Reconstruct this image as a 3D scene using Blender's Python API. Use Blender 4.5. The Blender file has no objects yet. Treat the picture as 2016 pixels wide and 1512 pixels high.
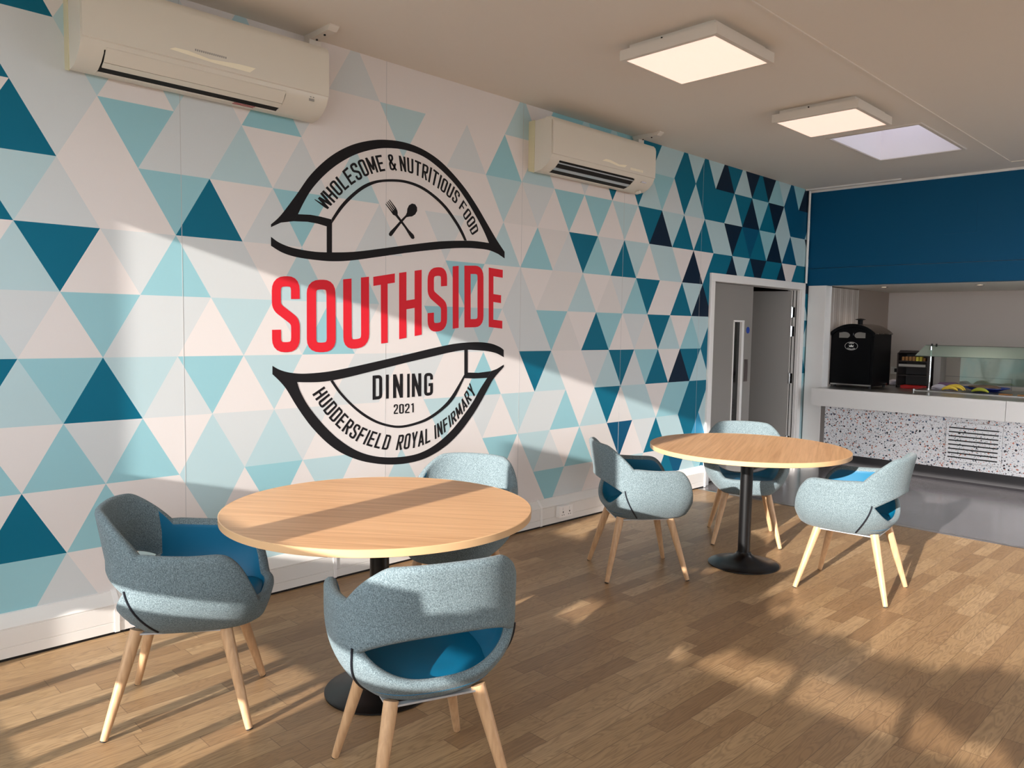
import bpy, bmesh, math, random
from mathutils import Vector, Matrix
from mathutils.geometry import tessellate_polygon

sc = bpy.context.scene
COL = sc.collection

# ------------------------------------------------------------------ camera
F_PX = 1525.86
YAW, PITCH, ROLL = 0.789447, -0.073936, 0.016357
CAM = Vector((3.8625, -0.8337, 1.4720))
cam_d = bpy.data.cameras.new('camera')
cam_d.sensor_width = 36.0
cam_d.lens = F_PX / 2016.0 * 36.0
cam_d.clip_start = 0.02
cam_o = bpy.data.objects.new('camera', cam_d)
COL.objects.link(cam_o)
_F = Vector((-math.sin(YAW) * math.cos(PITCH), math.cos(YAW) * math.cos(PITCH), math.sin(PITCH)))
_R = Vector((math.cos(YAW), math.sin(YAW), 0))
_U = _R.cross(_F)
_R2 = _R * math.cos(ROLL) + _U * math.sin(ROLL)
_U2 = -_R * math.sin(ROLL) + _U * math.cos(ROLL)
_M = Matrix((_R2, _U2, -_F)).transposed().to_4x4()
_M.translation = CAM
cam_o.matrix_world = _M
sc.camera = cam_o

# ------------------------------------------------------------------ world and sun
wd = bpy.data.worlds.new('sky')
sc.world = wd
wd.use_nodes = True
_bg = wd.node_tree.nodes['Background']
_bg.inputs[0].default_value = (0.86, 0.93, 1.0, 1)
_bg.inputs[1].default_value = 11.5

sun_d = bpy.data.lights.new('sun', 'SUN')
sun_d.energy = 18.0
sun_d.color = (1.0, 0.95, 0.90)
sun_d.angle = 0.0093
sun_o = bpy.data.objects.new('sun', sun_d)
COL.objects.link(sun_o)
SUN_DIR = Vector((-0.159, 1.0, -0.262)).normalized()
sun_o.rotation_euler = SUN_DIR.to_track_quat('-Z', 'Y').to_euler()
sun_o.location = (3, -6, 4)

sc.view_settings.view_transform = 'Standard'
sc.view_settings.look = 'None'
sc.view_settings.gamma = 1.0
sc.view_settings.use_curve_mapping = False
sc.view_settings.exposure = -0.68
if hasattr(sc, 'cycles'):
    sc.cycles.max_bounces = 10
    sc.cycles.diffuse_bounces = 6
    sc.cycles.use_denoising = True
    sc.cycles.sample_clamp_indirect = 8.0
    sc.cycles.caustics_reflective = True
    sc.cycles.caustics_refractive = False

# ------------------------------------------------------------------ helpers
def lin(c):
    r = []
    for v in c[:3]:
        v = v / 255.0
        r.append(v / 12.92 if v <= 0.04045 else ((v + 0.055) / 1.055) ** 2.4)
    return (r[0], r[1], r[2], 1.0)

def mat(name, rgb, rough=0.5, metal=0.0, emit=None, es=0.0, spec=None, bump=None, coat=0.0, alpha=None, trans=0.0):
    m = bpy.data.materials.new(name)
    m.use_nodes = True
    nt = m.node_tree
    b = nt.nodes['Principled BSDF']
    b.inputs['Base Color'].default_value = lin(rgb)
    b.inputs['Roughness'].default_value = rough
    b.inputs['Metallic'].default_value = metal
    if spec is not None:
        b.inputs['Specular IOR Level'].default_value = spec
    if coat:
        b.inputs['Coat Weight'].default_value = coat
        b.inputs['Coat Roughness'].default_value = 0.15
    if trans:
        b.inputs['Transmission Weight'].default_value = trans
    if emit:
        b.inputs['Emission Color'].default_value = lin(emit)
        b.inputs['Emission Strength'].default_value = es
    if bump:
        sca, st = bump
        tc = nt.nodes.new('ShaderNodeTexCoord')
        n = nt.nodes.new('ShaderNodeTexNoise')
        n.inputs['Scale'].default_value = sca
        n.inputs['Detail'].default_value = 3
        bp = nt.nodes.new('ShaderNodeBump')
        bp.inputs['Strength'].default_value = st
        bp.inputs['Distance'].default_value = 0.002
        nt.links.new(tc.outputs['Object'], n.inputs['Vector'])
        nt.links.new(n.outputs['Fac'], bp.inputs['Height'])
        nt.links.new(bp.outputs['Normal'], b.inputs['Normal'])
    return m

class NB:
    """small node-building helper"""
    def __init__(s, name, rough=0.5, spec=0.5):
        s.m = bpy.data.materials.new(name); s.m.use_nodes = True
        s.nt = s.m.node_tree; s.b = s.nt.nodes['Principled BSDF']
        s.b.inputs['Roughness'].default_value = rough
        s.b.inputs['Specular IOR Level'].default_value = spec
    def n(s, t, **k):
        o = s.nt.nodes.new(t)
        for a, v in k.items(): setattr(o, a, v)
        return o
    def l(s, a, b): s.nt.links.new(a, b)
    def math(s, op, a, b=None, c=None):
        o = s.n('ShaderNodeMath', operation=op)
        for i, v in enumerate((a, b, c)):
            if v is None: continue
            if isinstance(v, (int, float)): o.inputs[i].default_value = v
            else: s.l(v, o.inputs[i])
        return o.outputs[0]
    def ramp(s, fac, stops, interp='LINEAR'):
        r = s.n('ShaderNodeValToRGB'); r.color_ramp.interpolation = interp
        e = r.color_ramp.elements
        while len(e) < len(stops): e.new(0.5)
        for el, (p, c) in zip(e, stops):
            el.position = p; el.color = lin(c) if max(c) > 1.001 else (c[0], c[1], c[2], 1)
        s.l(fac, r.inputs[0])
        return r.outputs[0]
    def mix(s, f, a, b, blend='MIX'):
        o = s.n('ShaderNodeMix', data_type='RGBA', blend_type=blend)
        if isinstance(f, (int, float)): o.inputs[0].default_value = f
        else: s.l(f, o.inputs[0])
        for i, v in ((6, a), (7, b)):
            if isinstance(v, tuple): o.inputs[i].default_value = lin(v)
            else: s.l(v, o.inputs[i])
        return o.outputs[2]
    def base(s, o): s.l(o, s.b.inputs['Base Color'])
    def bump(s, h, st=0.2, d=0.002):
        bp = s.n('ShaderNodeBump'); bp.inputs['Strength'].default_value = st; bp.inputs['Distance'].default_value = d
        s.l(h, bp.inputs['Height']); s.l(bp.outputs['Normal'], s.b.inputs['Normal'])

def link_mesh(name, me, mats, parent=None, smooth=False):
    for m in (mats if isinstance(mats, (list, tuple)) else [mats]):
        me.materials.append(m)
    if smooth:
        for p in me.polygons: p.use_smooth = True
    o = bpy.data.objects.new(name, me)
    COL.objects.link(o)
    if parent is not None:
        o.parent = parent
    return o

def pyobj(name, vs, fs, mats, parent=None, smooth=False, mi=None):
    me = bpy.data.meshes.new(name)
    me.from_pydata([tuple(v) for v in vs], [], fs)
    if mi:
        for p, k in zip(me.polygons, mi): p.material_index = k
    me.update()
    return link_mesh(name, me, mats, parent, smooth)

class MB:
    """collects simple solids into one mesh"""
    def __init__(s): s.v = []; s.f = []; s.mi = []
    def add(s, vs, fs, k=0):
        o = len(s.v); s.v += [tuple(v) for v in vs]
        for f in fs: s.f.append([i + o for i in f]); s.mi.append(k)
        return s
    def box(s, x0, x1, y0, y1, z0, z1, k=0):
        vs = [(x0,y0,z0),(x1,y0,z0),(x1,y1,z0),(x0,y1,z0),(x0,y0,z1),(x1,y0,z1),(x1,y1,z1),(x0,y1,z1)]
        return s.add(vs, [(0,3,2,1),(4,5,6,7),(0,1,5,4),(1,2,6,5),(2,3,7,6),(3,0,4,7)], k)
    def bar(s, a, b, ra, rb=None, n=16, k=0, caps=True):
        a = Vector(a); b = Vector(b); rb = ra if rb is None else rb
        d = (b - a).normalized(); u = d.orthogonal().normalized(); w = d.cross(u)
        vs = []
        for p, r in ((a, ra), (b, rb)):
            for i in range(n):
                t = 2*math.pi*i/n
                vs.append(p + (u*math.cos(t) + w*math.sin(t))*r)
        fs = [(i, (i+1) % n, n+(i+1) % n, n+i) for i in range(n)]
        if caps: fs += [tuple(range(n))[::-1], tuple(range(n, 2*n))]
        return s.add(vs, fs, k)
    def tube(s, pts, r, n=10, k=0):
        pts = [Vector(p) for p in pts]; vs = []
        rr = r if isinstance(r, (list, tuple)) else [r]*len(pts)
        u = None
        for i, p in enumerate(pts):
            d = (pts[min(i+1, len(pts)-1)] - pts[max(i-1, 0)]).normalized()
            u = d.orthogonal().normalized() if u is None else (u - d*u.dot(d)).normalized()
            w = d.cross(u)
            for j in range(n):
                t = 2*math.pi*j/n
                vs.append(p + (u*math.cos(t) + w*math.sin(t))*rr[i])
        fs = []
        for i in range(len(pts)-1):
            for j in range(n):
                fs.append((i*n+j, i*n+(j+1) % n, (i+1)*n+(j+1) % n, (i+1)*n+j))
        fs += [tuple(range(n))[::-1], tuple(range((len(pts)-1)*n, len(pts)*n))]
        return s.add(vs, fs, k)
    def lathe(s, prof, c=(0,0,0), n=48, k=0):
        vs = []; c = Vector(c)
        for r, z in prof:
            for i in range(n):
                t = 2*math.pi*i/n
                vs.append((c.x + r*math.cos(t), c.y + r*math.sin(t), c.z + z))
        fs = []
        for j in range(len(prof)-1):
            for i in range(n):
                fs.append((j*n+i, j*n+(i+1) % n, (j+1)*n+(i+1) % n, (j+1)*n+i))
        fs += [tuple(range(n))[::-1], tuple(range((len(prof)-1)*n, len(prof)*n))]
        return s.add(vs, fs, k)
    def prism(s, prof, a0, a1, axis='y', k=0):
        """2D profile extruded along an axis; profile points are the two other axes in order"""
        def P(p, a):
            return {'x': (a, p[0], p[1]), 'y': (p[0], a, p[1]), 'z': (p[0], p[1], a)}[axis]
        n = len(prof)
        vs = [P(p, a0) for p in prof] + [P(p, a1) for p in prof]
        fs = [(i, (i+1) % n, n+(i+1) % n, n+i) for i in range(n)]
        fs += [tuple(range(n))[::-1], tuple(range(n, 2*n))]
        return s.add(vs, fs, k)
    def build(s, name, mats, parent=None, smooth=False, bevel=0.0, seg=2):
        o = pyobj(name, s.v, s.f, mats, parent, False, s.mi)
        bm = bmesh.new(); bm.from_mesh(o.data)
        bmesh.ops.recalc_face_normals(bm, faces=bm.faces)
        bm.to_mesh(o.data); bm.free()
        if smooth:
            for p in o.data.polygons: p.use_smooth = True
            if hasattr(o.data, 'set_sharp_from_angle'): o.data.set_sharp_from_angle(angle=math.radians(38))
        if bevel:
            md = o.modifiers.new('b', 'BEVEL'); md.width = bevel; md.segments = seg; md.limit_method = 'ANGLE'
            if hasattr(md, 'harden_normals'): md.harden_normals = False
        return o

def tag(o, label=None, cat=None, group=None, kind=None):
    if label: o['label'] = label
    if cat: o['category'] = cat
    if group: o['group'] = group
    if kind: o['kind'] = kind
    return o

def thing(name, loc, rz=0.0, label=None, cat=None, group=None, kind=None):
    o = bpy.data.objects.new(name, None)
    o.empty_display_size = 0.1
    COL.objects.link(o); o.location = loc; o.rotation_euler = (0, 0, rz)
    return tag(o, label, cat, group, kind)

def struct(o):
    o['kind'] = 'structure'
    return o

def copy_tree(o, parent=None):
    c = o.copy(); COL.objects.link(c)
    if parent is not None: c.parent = parent
    for ch in list(o.children): copy_tree(ch, c)
    return c

# ------------------------------------------------------------------ materials
CEIL_Z = 3.014
M = {}
M['white_paint'] = mat('white_paint', (226, 221, 214), 0.55)
M['ceiling'] = mat('ceiling_paint', (228, 220, 210), 0.8)
M['plain_wall'] = mat('plain_wall_paint', (205, 196, 186), 0.8)
M['gloss_white'] = mat('gloss_white', (236, 232, 228), 0.35)
M['trunking'] = mat('trunking_plastic', (226, 221, 215), 0.45)
M['grey_joint'] = mat('grey_joint', (188, 186, 184), 0.5)
M['dark_gap'] = mat('dark_gap', (20, 17, 15), 0.8)
M['teal_paint'] = mat('bulkhead_teal', (0, 80, 118), 0.5, spec=0.2)
M['black_metal'] = mat('black_powder_coat', (7, 7, 8), 0.34)
M['oven_black'] = mat('oven_black', (3, 3, 5), 0.5, spec=0.12)
M['steel'] = mat('brushed_steel', (176, 172, 168), 0.28, 1.0)
M['chrome'] = mat('chrome', (215, 215, 215), 0.12, 1.0)
M['silver'] = mat('silver_frame', (205, 208, 212), 0.35, 0.6)
M['ac_white'] = mat('ac_plastic', (222, 214, 200), 0.32)
M['ac_yellow'] = mat('ac_aged_plastic', (216, 206, 170), 0.4)
M['pale_sticker'] = mat('pale_sticker', (250, 240, 216), 0.5)
M['red_sticker'] = mat('red_sticker', (170, 40, 55), 0.5)
M['grey_print'] = mat('grey_print', (150, 146, 140), 0.6)
M['leaf_grey'] = mat('door_grey', (140, 134, 129), 0.5)
M['dark_glass'] = mat('dark_glass', (20, 22, 22), 0.08)
M['blue_sign'] = mat('blue_sign', (20, 60, 150), 0.5)
M['brown_plate'] = mat('push_plate', (110, 98, 96), 0.35, 0.6)
M['diffuser'] = mat('light_diffuser', (250, 240, 230), 0.5, emit=(255, 214, 196), es=1.45)
M['lamp_frame'] = mat('lamp_frame', (222, 214, 204), 0.45)
M['skywell'] = mat('skywell_white', (238, 234, 234), 0.7)
M['kitchen_wall'] = mat('kitchen_wall', (196, 184, 176), 0.7)
M['kitchen_panel'] = mat('kitchen_panelling', (176, 165, 157), 0.5)
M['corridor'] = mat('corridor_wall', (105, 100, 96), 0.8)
M['grey_strip'] = mat('grey_strip', (150, 143, 140), 0.4, 0.5)
M['plinth'] = mat('dark_plinth', (46, 44, 46), 0.45, spec=0.3)
M['grille_dark'] = mat('grille_dark', (18, 18, 20), 0.6)
M['logo_black'] = mat('logo_black', (30, 28, 30), 0.7, spec=0.15)
M['logo_red'] = mat('logo_red', (222, 36, 50), 0.6, spec=0.2)
M['rubber'] = mat('rubber', (25, 25, 28), 0.6)
M['zip'] = mat('zip_tape', (16, 20, 30), 0.5)
M['banana'] = mat('banana_skin', (222, 186, 60), 0.5)
M['banana_green'] = mat('banana_green', (176, 180, 60), 0.5)
M['red_plastic'] = mat('red_plastic', (170, 22, 22), 0.35)
M['tray_blue'] = mat('tray_blue', (22, 48, 140), 0.35)
M['purple_bag'] = mat('purple_film', (110, 76, 112), 0.35)
M['paper_brown'] = mat('brown_paper', (132, 104, 84), 0.7)
M['white_bag'] = mat('white_film', (206, 200, 214), 0.3)
M['bread'] = mat('bread_crust', (160, 110, 62), 0.7)
M['yellow_pack'] = mat('yellow_pack', (216, 196, 70), 0.5)
M['cabinet_brown'] = mat('cabinet_brown', (42, 30, 26), 0.4)
M['copper'] = mat('oven_roof', (52, 42, 34), 0.28, 0.5)

def glassmat(name, rgb, a):
    m = bpy.data.materials.new(name); m.use_nodes = True; nt = m.node_tree
    for n in list(nt.nodes):
        if n.type != 'OUTPUT_MATERIAL': nt.nodes.remove(n)
    out = [n for n in nt.nodes if n.type == 'OUTPUT_MATERIAL'][0]
    t = nt.nodes.new('ShaderNodeBsdfTransparent'); t.inputs[0].default_value = lin(rgb)
    g = nt.nodes.new('ShaderNodeBsdfGlossy'); g.inputs['Roughness'].default_value = 0.04
    g.inputs['Color'].default_value = lin((225, 235, 232))
    mx = nt.nodes.new('ShaderNodeMixShader'); mx.inputs[0].default_value = a
    nt.links.new(t.outputs[0], mx.inputs[1]); nt.links.new(g.outputs[0], mx.inputs[2]); nt.links.new(mx.outputs[0], out.inputs[0])
    return m
M['glass'] = glassmat('clear_glass', (225, 238, 234), 0.12)
M['glass_green_sheen'] = glassmat('green_glass_sheen', (205, 226, 218), 0.35)  # pale milky sheen painted in for the windows reflected in the guard
for _n in M['glass_green_sheen'].node_tree.nodes:
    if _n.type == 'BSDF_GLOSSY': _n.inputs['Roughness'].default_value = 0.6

def wood_floor():
    s = NB('oak_vinyl_floor', 0.42, 0.4)
    tc = s.n('ShaderNodeTexCoord'); sp = s.n('ShaderNodeSeparateXYZ'); s.l(tc.outputs['Object'], sp.inputs[0])
    X, Y = sp.outputs[0], sp.outputs[1]
    rx = s.math('DIVIDE', X, 0.0865); row = s.math('FLOOR', rx)
    wn = s.n('ShaderNodeTexWhiteNoise', noise_dimensions='1D'); s.l(row, wn.inputs['W'])
    off = s.math('MULTIPLY', wn.outputs[0], 7.31)
    cy = s.math('ADD', s.math('DIVIDE', Y, 0.52), off); col = s.math('FLOOR', cy)
    cmb = s.n('ShaderNodeCombineXYZ'); s.l(row, cmb.inputs[0]); s.l(col, cmb.inputs[1])
    wn2 = s.n('ShaderNodeTexWhiteNoise', noise_dimensions='3D'); s.l(cmb.outputs[0], wn2.inputs['Vector'])
    base = s.ramp(wn2.outputs[0], [(0.0, (146, 113, 78)), (0.35, (166, 132, 94)), (0.7, (174, 141, 101)), (1.0, (192, 159, 119))])
    # grain
    rc = s.math('MULTIPLY', wn2.outputs[0], 37.0)
    gv = s.n('ShaderNodeCombineXYZ'); s.l(s.math('MULTIPLY', X, 24.0), gv.inputs[0]); s.l(s.math('MULTIPLY', Y, 2.6), gv.inputs[1]); s.l(rc, gv.inputs[2])
    n1 = s.n('ShaderNodeTexNoise'); n1.inputs['Scale'].default_value = 1.0; n1.inputs['Detail'].default_value = 2; n1.inputs['Distortion'].default_value = 0.6
    s.l(gv.outputs[0], n1.inputs['Vector'])
    wv = s.math('SINE', s.math('MULTIPLY', n1.outputs['Fac'], 62.0))
    wv = s.math('POWER', s.math('ADD', s.math('MULTIPLY', wv, 0.5), 0.5), 2.0)
    gv2 = s.n('ShaderNodeCombineXYZ'); s.l(s.math('MULTIPLY', X, 150.0), gv2.inputs[0]); s.l(s.math('MULTIPLY', Y, 9.0), gv2.inputs[1]); s.l(rc, gv2.inputs[2])
    n2 = s.n('ShaderNodeTexNoise'); n2.inputs['Scale'].default_value = 1.0; n2.inputs['Detail'].default_value = 4; s.l(gv2.outputs[0], n2.inputs['Vector'])
    c = s.mix(s.math('MULTIPLY', wv, 0.40), base, (100, 74, 48))
    c = s.mix(s.math('MULTIPLY', n2.outputs['Fac'], 0.5), c, (122, 94, 68))
    # joints
    fx = s.math('FRACT', rx); fy = s.math('FRACT', cy)
    ex = s.math('LESS_THAN', s.math('MINIMUM', fx, s.math('SUBTRACT', 1.0, fx)), 0.017)
    ey = s.math('LESS_THAN', s.math('MINIMUM', fy, s.math('SUBTRACT', 1.0, fy)), 0.003)
    e = s.math('MAXIMUM', ex, ey)
    c = s.mix(s.math('MULTIPLY', e, 0.5), c, (76, 52, 34))
    s.base(c)
    s.bump(n2.outputs['Fac'], 0.08, 0.001)
    return s.m
M['floor_wood'] = wood_floor()

def grey_floor():
    s = NB('grey_safety_floor', 0.22, 0.8)
    tc = s.n('ShaderNodeTexCoord'); n = s.n('ShaderNodeTexNoise'); n.inputs['Scale'].default_value = 1.6; n.inputs['Detail'].default_value = 2
    mp = s.n('ShaderNodeMapping'); mp.inputs['Scale'].default_value = (1.0, 2.2, 1.0)
    s.l(tc.outputs['Object'], mp.inputs[0]); s.l(mp.outputs[0], n.inputs['Vector'])
    s.base(s.ramp(n.outputs['Fac'], [(0.3, (102, 99, 101)), (0.7, (110, 106, 107))]))
    r = s.n('ShaderNodeMapRange'); r.inputs[3].default_value = 0.13; r.inputs[4].default_value = 0.24
    s.l(n.outputs['Fac'], r.inputs[0]); s.l(r.outputs[0], s.b.inputs['Roughness'])
    return s.m
M['floor_grey'] = grey_floor()

def table_wood():
    s = NB('light_oak_laminate', 0.4, 0.4)
    tc = s.n('ShaderNodeTexCoord'); mp = s.n('ShaderNodeMapping'); mp.inputs['Scale'].default_value = (2.2, 60.0, 1.0)
    mp.inputs['Rotation'].default_value = (0, 0, math.radians(38))
    mp.vector_type = 'TEXTURE'; mp.inputs['Scale'].default_value = (0.45, 0.016, 1.0)
    n = s.n('ShaderNodeTexNoise'); n.inputs['Scale'].default_value = 1.0; n.inputs['Detail'].default_value = 4; n.inputs['Distortion'].default_value = 0.4
    s.l(tc.outputs['Object'], mp.inputs[0]); s.l(mp.outputs[0], n.inputs['Vector'])
    s.base(s.ramp(n.outputs['Fac'], [(0.28, (182, 136, 94)), (0.5, (200, 154, 110)), (0.72, (212, 166, 122))]))
    return s.m
M['table_wood'] = table_wood()
M['table_edge'] = mat('beech_edging', (205, 165, 122), 0.4)

def leg_wood():
    s = NB('beech_leg', 0.38, 0.4)
    tc = s.n('ShaderNodeTexCoord'); mp = s.n('ShaderNodeMapping'); mp.inputs['Scale'].default_value = (90, 90, 4)
    n = s.n('ShaderNodeTexNoise'); n.inputs['Scale'].default_value = 1.0; n.inputs['Detail'].default_value = 3
    s.l(tc.outputs['Object'], mp.inputs[0]); s.l(mp.outputs[0], n.inputs['Vector'])
    s.base(s.ramp(n.outputs['Fac'], [(0.3, (186, 146, 108)), (0.7, (206, 166, 126))]))
    return s.m
M['leg_wood'] = leg_wood()

def fabric():
    s = NB('grey_teal_weave', 0.9, 0.15)
    tc = s.n('ShaderNodeTexCoord')
    mp = s.n('ShaderNodeMapping'); mp.inputs['Scale'].default_value = (1, 1, 0.35)
    n = s.n('ShaderNodeTexNoise'); n.inputs['Scale'].default_value = 560.0; n.inputs['Detail'].default_value = 1
    s.l(tc.outputs['Object'], mp.inputs[0]); s.l(mp.outputs[0], n.inputs['Vector'])
    mp2 = s.n('ShaderNodeMapping'); mp2.inputs['Scale'].default_value = (0.4, 0.4, 1)
    n2 = s.n('ShaderNodeTexNoise'); n2.inputs['Scale'].default_value = 480.0; n2.inputs['Detail'].default_value = 1
    s.l(tc.outputs['Object'], mp2.inputs[0]); s.l(mp2.outputs[0], n2.inputs['Vector'])
    a = s.ramp(n.outputs['Fac'], [(0.36, (70, 77, 80)), (0.5, (102, 112, 115)), (0.64, (142, 154, 156))])
    b = s.ramp(n2.outputs['Fac'], [(0.38, (82, 97, 103)), (0.62, (124, 143, 147))])
    s.base(s.mix(0.5, a, b))
    s.bump(n.outputs['Fac'], 0.35, 0.0015)
    s.b.inputs['Sheen Weight'].default_value = 0.1
    return s.m
M['fabric'] = fabric()
M['blue_vinyl'] = mat('blue_vinyl', (0, 96, 130), 0.45, spec=0.35, bump=(300, 0.08))

def terrazzo():
    s = NB('terrazzo_print', 0.4, 0.4)
    tc = s.n('ShaderNodeTexCoord')
    col = (242, 241, 243)
    prev = None
    for sca, th, seed in ((25.0, 0.37, 0.0), (45.0, 0.33, 5.3), (85.0, 0.36, 11.7)):
        mp = s.n('ShaderNodeMapping'); mp.inputs['Location'].default_value = (seed, seed*.7, seed*1.3)
        nz = s.n('ShaderNodeTexNoise'); nz.inputs['Scale'].default_value = sca*1.3
        s.l(tc.outputs['Object'], mp.inputs[0]); s.l(mp.outputs[0], nz.inputs['Vector'])
        add = s.n('ShaderNodeMixRGB') if False else None
        v = s.n('ShaderNodeTexVoronoi'); v.inputs['Scale'].default_value = sca
        # jitter the lookup so that chips are angular and uneven
        vm = s.n('ShaderNodeVectorMath', operation='SCALE'); vm.inputs['Scale'].default_value = 0.5/sca
        s.l(nz.outputs['Color'], vm.inputs[0])
        va = s.n('ShaderNodeVectorMath', operation='ADD'); s.l(mp.outputs[0], va.inputs[0]); s.l(vm.outputs[0], va.inputs[1])
        s.l(va.outputs[0], v.inputs['Vector'])
        sep = s.n('ShaderNodeSeparateColor'); s.l(v.outputs['Color'], sep.inputs[0])
        size = s.math('MULTIPLY', sep.outputs[1], th)
        inside = s.math('LESS_THAN', v.outputs['Distance'], size)
        chip = s.ramp(sep.outputs[0], [(0.0, (34, 36, 48)), (0.34, (52, 74, 104)), (0.52, (206, 132, 112)), (0.78, (190, 184, 186)), (0.9, (96, 128, 142))], 'CONSTANT')
        prev = s.mix(inside, col if prev is None else prev, chip)
    s.base(prev)
    return s.m
M['terrazzo'] = terrazzo()

# ------------------------------------------------------------------ room shell
# mural of triangles on the left wall: rows from the ceiling down, one letter per triangle
S_TRI = 0.34
ROW0_Z = 3.82 * S_TRI
ROW_H = 0.8660254 * S_TRI
TRI = {
 5: 'GTWLWGWLWWWGWWWWWWWLWCCLCLCWTLLTLTLNTLNTNCLDCNN',
 4: 'TGGLWLGWCGWWWLWWGWCWLWWGWTWTLCGTLTTTLTNCTNLDDDL',
 3: 'WTGWCGGLWGWLWWWWWWLPGWCWCWLWTNLTGTLLNTDTCNLDLLN',
 2: 'TLGWWCTWGCWWGWWGWWLWCPGTCGTLWLLWNWTTNLTNTTNWTTN',
 1: 'WLTWGCGGWLWLWWWPCWWGWPPLWPGCTWWTLNTLWTLNTLWTLLT',
 0: 'LGWCGGWLWGCGWWWCGLWGGCPWTCWGPTLWCLTWLTCLNTWLNTL',
 -1: 'TLCTLGCWLWWGGWGWWCWWTLWWGLTGCTWNTLTWLTCWLTNWLTC',
 -2: 'CWCGCWLGLGWWWWWLWGWLGGCWLTPLLWCCTTLTWLTNLCWTLCL',
 -3: 'WTWCWWLWCWLWWLWWWWCWLGWCPPDWGTLLTBLTWNLTWLTLCLL',
 -4: 'CCGWLCLWLWLWGWLWWWWWWCGGWWWLPPTDLCTLWTLWNTLWCLL',
}
TRI_COL = {'W': (226, 218, 214), 'P': (218, 212, 208), 'G': (208, 211, 211), 'L': (182, 206, 210), 'C': (150, 196, 204),
           'T': (0, 104, 130), 'D': (0, 80, 114), 'N': (4, 30, 52), 'B': (60, 150, 190)}
TRI_KEYS = list(TRI_COL)
TRI_MATS = [mat('mural_' + {'W': 'warm_white', 'P': 'pale', 'G': 'pale_grey', 'L': 'light_blue', 'C': 'sea_blue', 'T': 'teal', 'D': 'deep_teal', 'N': 'navy', 'B': 'blue'}[k], TRI_COL[k], 0.55, spec=0.22, bump=(240, 0.12)) for k in TRI_KEYS]

def clip_rect(poly, y0, y1, z0, z1):
    for ax, v, sgn in ((0, y0, 1), (0, y1, -1), (1, z0, 1), (1, z1, -1)):
        out = []
        for i in range(len(poly)):
            a, b = poly[i], poly[(i+1) % len(poly)]
            da, db = (a[ax]-v)*sgn, (b[ax]-v)*sgn
            if da >= 0: out.append(a)
            if (da >= 0) != (db >= 0):
                t = da/(da-db)
                out.append((a[0]+(b[0]-a[0])*t, a[1]+(b[1]-a[1])*t))
        poly = out
        if len(poly) < 3: return []
    return poly

YW = -1.6          # window wall behind the camera
Y_BULK = 7.6
DOOR_Y0, DOOR_Y1, DOOR_Z = 5.60, 7.47, 1.955
def build_mural():
    mb = MB()
    rects = [(YW, DOOR_Y0, 0.0, CEIL_Z), (DOOR_Y0, DOOR_Y1, DOOR_Z, CEIL_Z), (DOOR_Y1, 7.72, 0.0, CEIL_Z)]
    rnd = random.Random(4)
    for b in range(-5, 6):
        z0 = ROW0_Z + b*ROW_H; z1 = z0 + ROW_H
        row = TRI.get(b, TRI[-4])
        for j in range(-12, 47):
            k = j/2.0
            up = (j % 2 == 1) if b % 2 == 0 else (j % 2 == 0)
            if up: tri = [(k-.5, z0), (k+.5, z0), (k, z1)]
            else: tri = [(k, z0), (k+.5, z1), (k-.5, z1)]
            tri = [(a*S_TRI, z) for a, z in tri]
            ch = row[j+1] if 0 <= j+1 < len(row) else rnd.choice('WWGLCPT')
            for r in rects:
                p = clip_rect(tri, *r)
                if len(p) >= 3:
                    mb.add([(0.0, a, z) for a, z in p], [tuple(range(len(p)))], TRI_KEYS.index(ch))
    # solid body of the wall behind the print
    nb = len(TRI_KEYS)
    mb.box(-0.14, -0.001, YW, DOOR_Y0, 0, CEIL_Z, nb)
    mb.box(-0.14, -0.001, DOOR_Y0, DOOR_Y1, DOOR_Z, CEIL_Z, nb)
    mb.box(-0.14, -0.001, DOOR_Y1, 9.7, 0, CEIL_Z, nb)
    return struct(mb.build('wall_left', TRI_MATS + [M['gloss_white']]))
build_mural()

# panel joints: slim white beads down the mural
for i, y in enumerate((0.709, 1.917, 3.068, 4.235, 5.395)):
    b = MB().box(-0.001, 0.0005, y-0.0013, y+0.0013, 0.19, CEIL_Z)
    struct(b.build('trim_%d' % (i+1), M['grey_joint']))

# floor
struct(MB().box(-0.14, 6.6, YW-0.12, 5.41, -0.1, 0).build('floor', M['floor_wood']))
struct(MB().box(-1.9, 6.6, 5.41, 9.7, -0.1, 0).build('floor_servery', M['floor_grey']))
struct(MB().box(-1.9, -0.14, 4.6, 5.41, -0.1, 0).build('floor_corridor', M['floor_grey']))
struct(MB().prism([(5.385, 0.0), (5.435, 0.0), (5.428, 0.004), (5.392, 0.004)], 0.05, 6.5, 'x').build('trim_6', M['steel']))

# ceiling with the rooflight opening
SKX0, SKX1, SKY0, SKY1 = 1.14, 1.80, 5.395, 6.46
c = MB()
c.box(-0.14, SKX0, YW-0.12, 7.72, CEIL_Z, CEIL_Z+0.12)
c.box(SKX1, 6.6, YW-0.12, SKY0, CEIL_Z, CEIL_Z+0.12)
c.box(SKX1, 6.6, SKY1, 7.72, CEIL_Z, CEIL_Z+0.12)
for a_, b_ in ((SKX1, 3.05), (3.95, 4.75), (5.65, 6.6)): c.box(a_, b_, SKY0, SKY1, CEIL_Z, CEIL_Z+0.12)  # leaves gaps for the two added rooflights
c.box(SKX0, SKX1, YW-0.12, SKY0, CEIL_Z, CEIL_Z+0.12)
c.box(SKX0, SKX1, SKY1, 7.72, CEIL_Z, CEIL_Z+0.12)
struct(c.build('ceiling', M['ceiling']))
w = MB(); zt = CEIL_Z + 0.75
w.box(SKX0-0.03, SKX0+0.004, SKY0-0.03, SKY1+0.03, CEIL_Z-0.002, zt)
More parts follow.
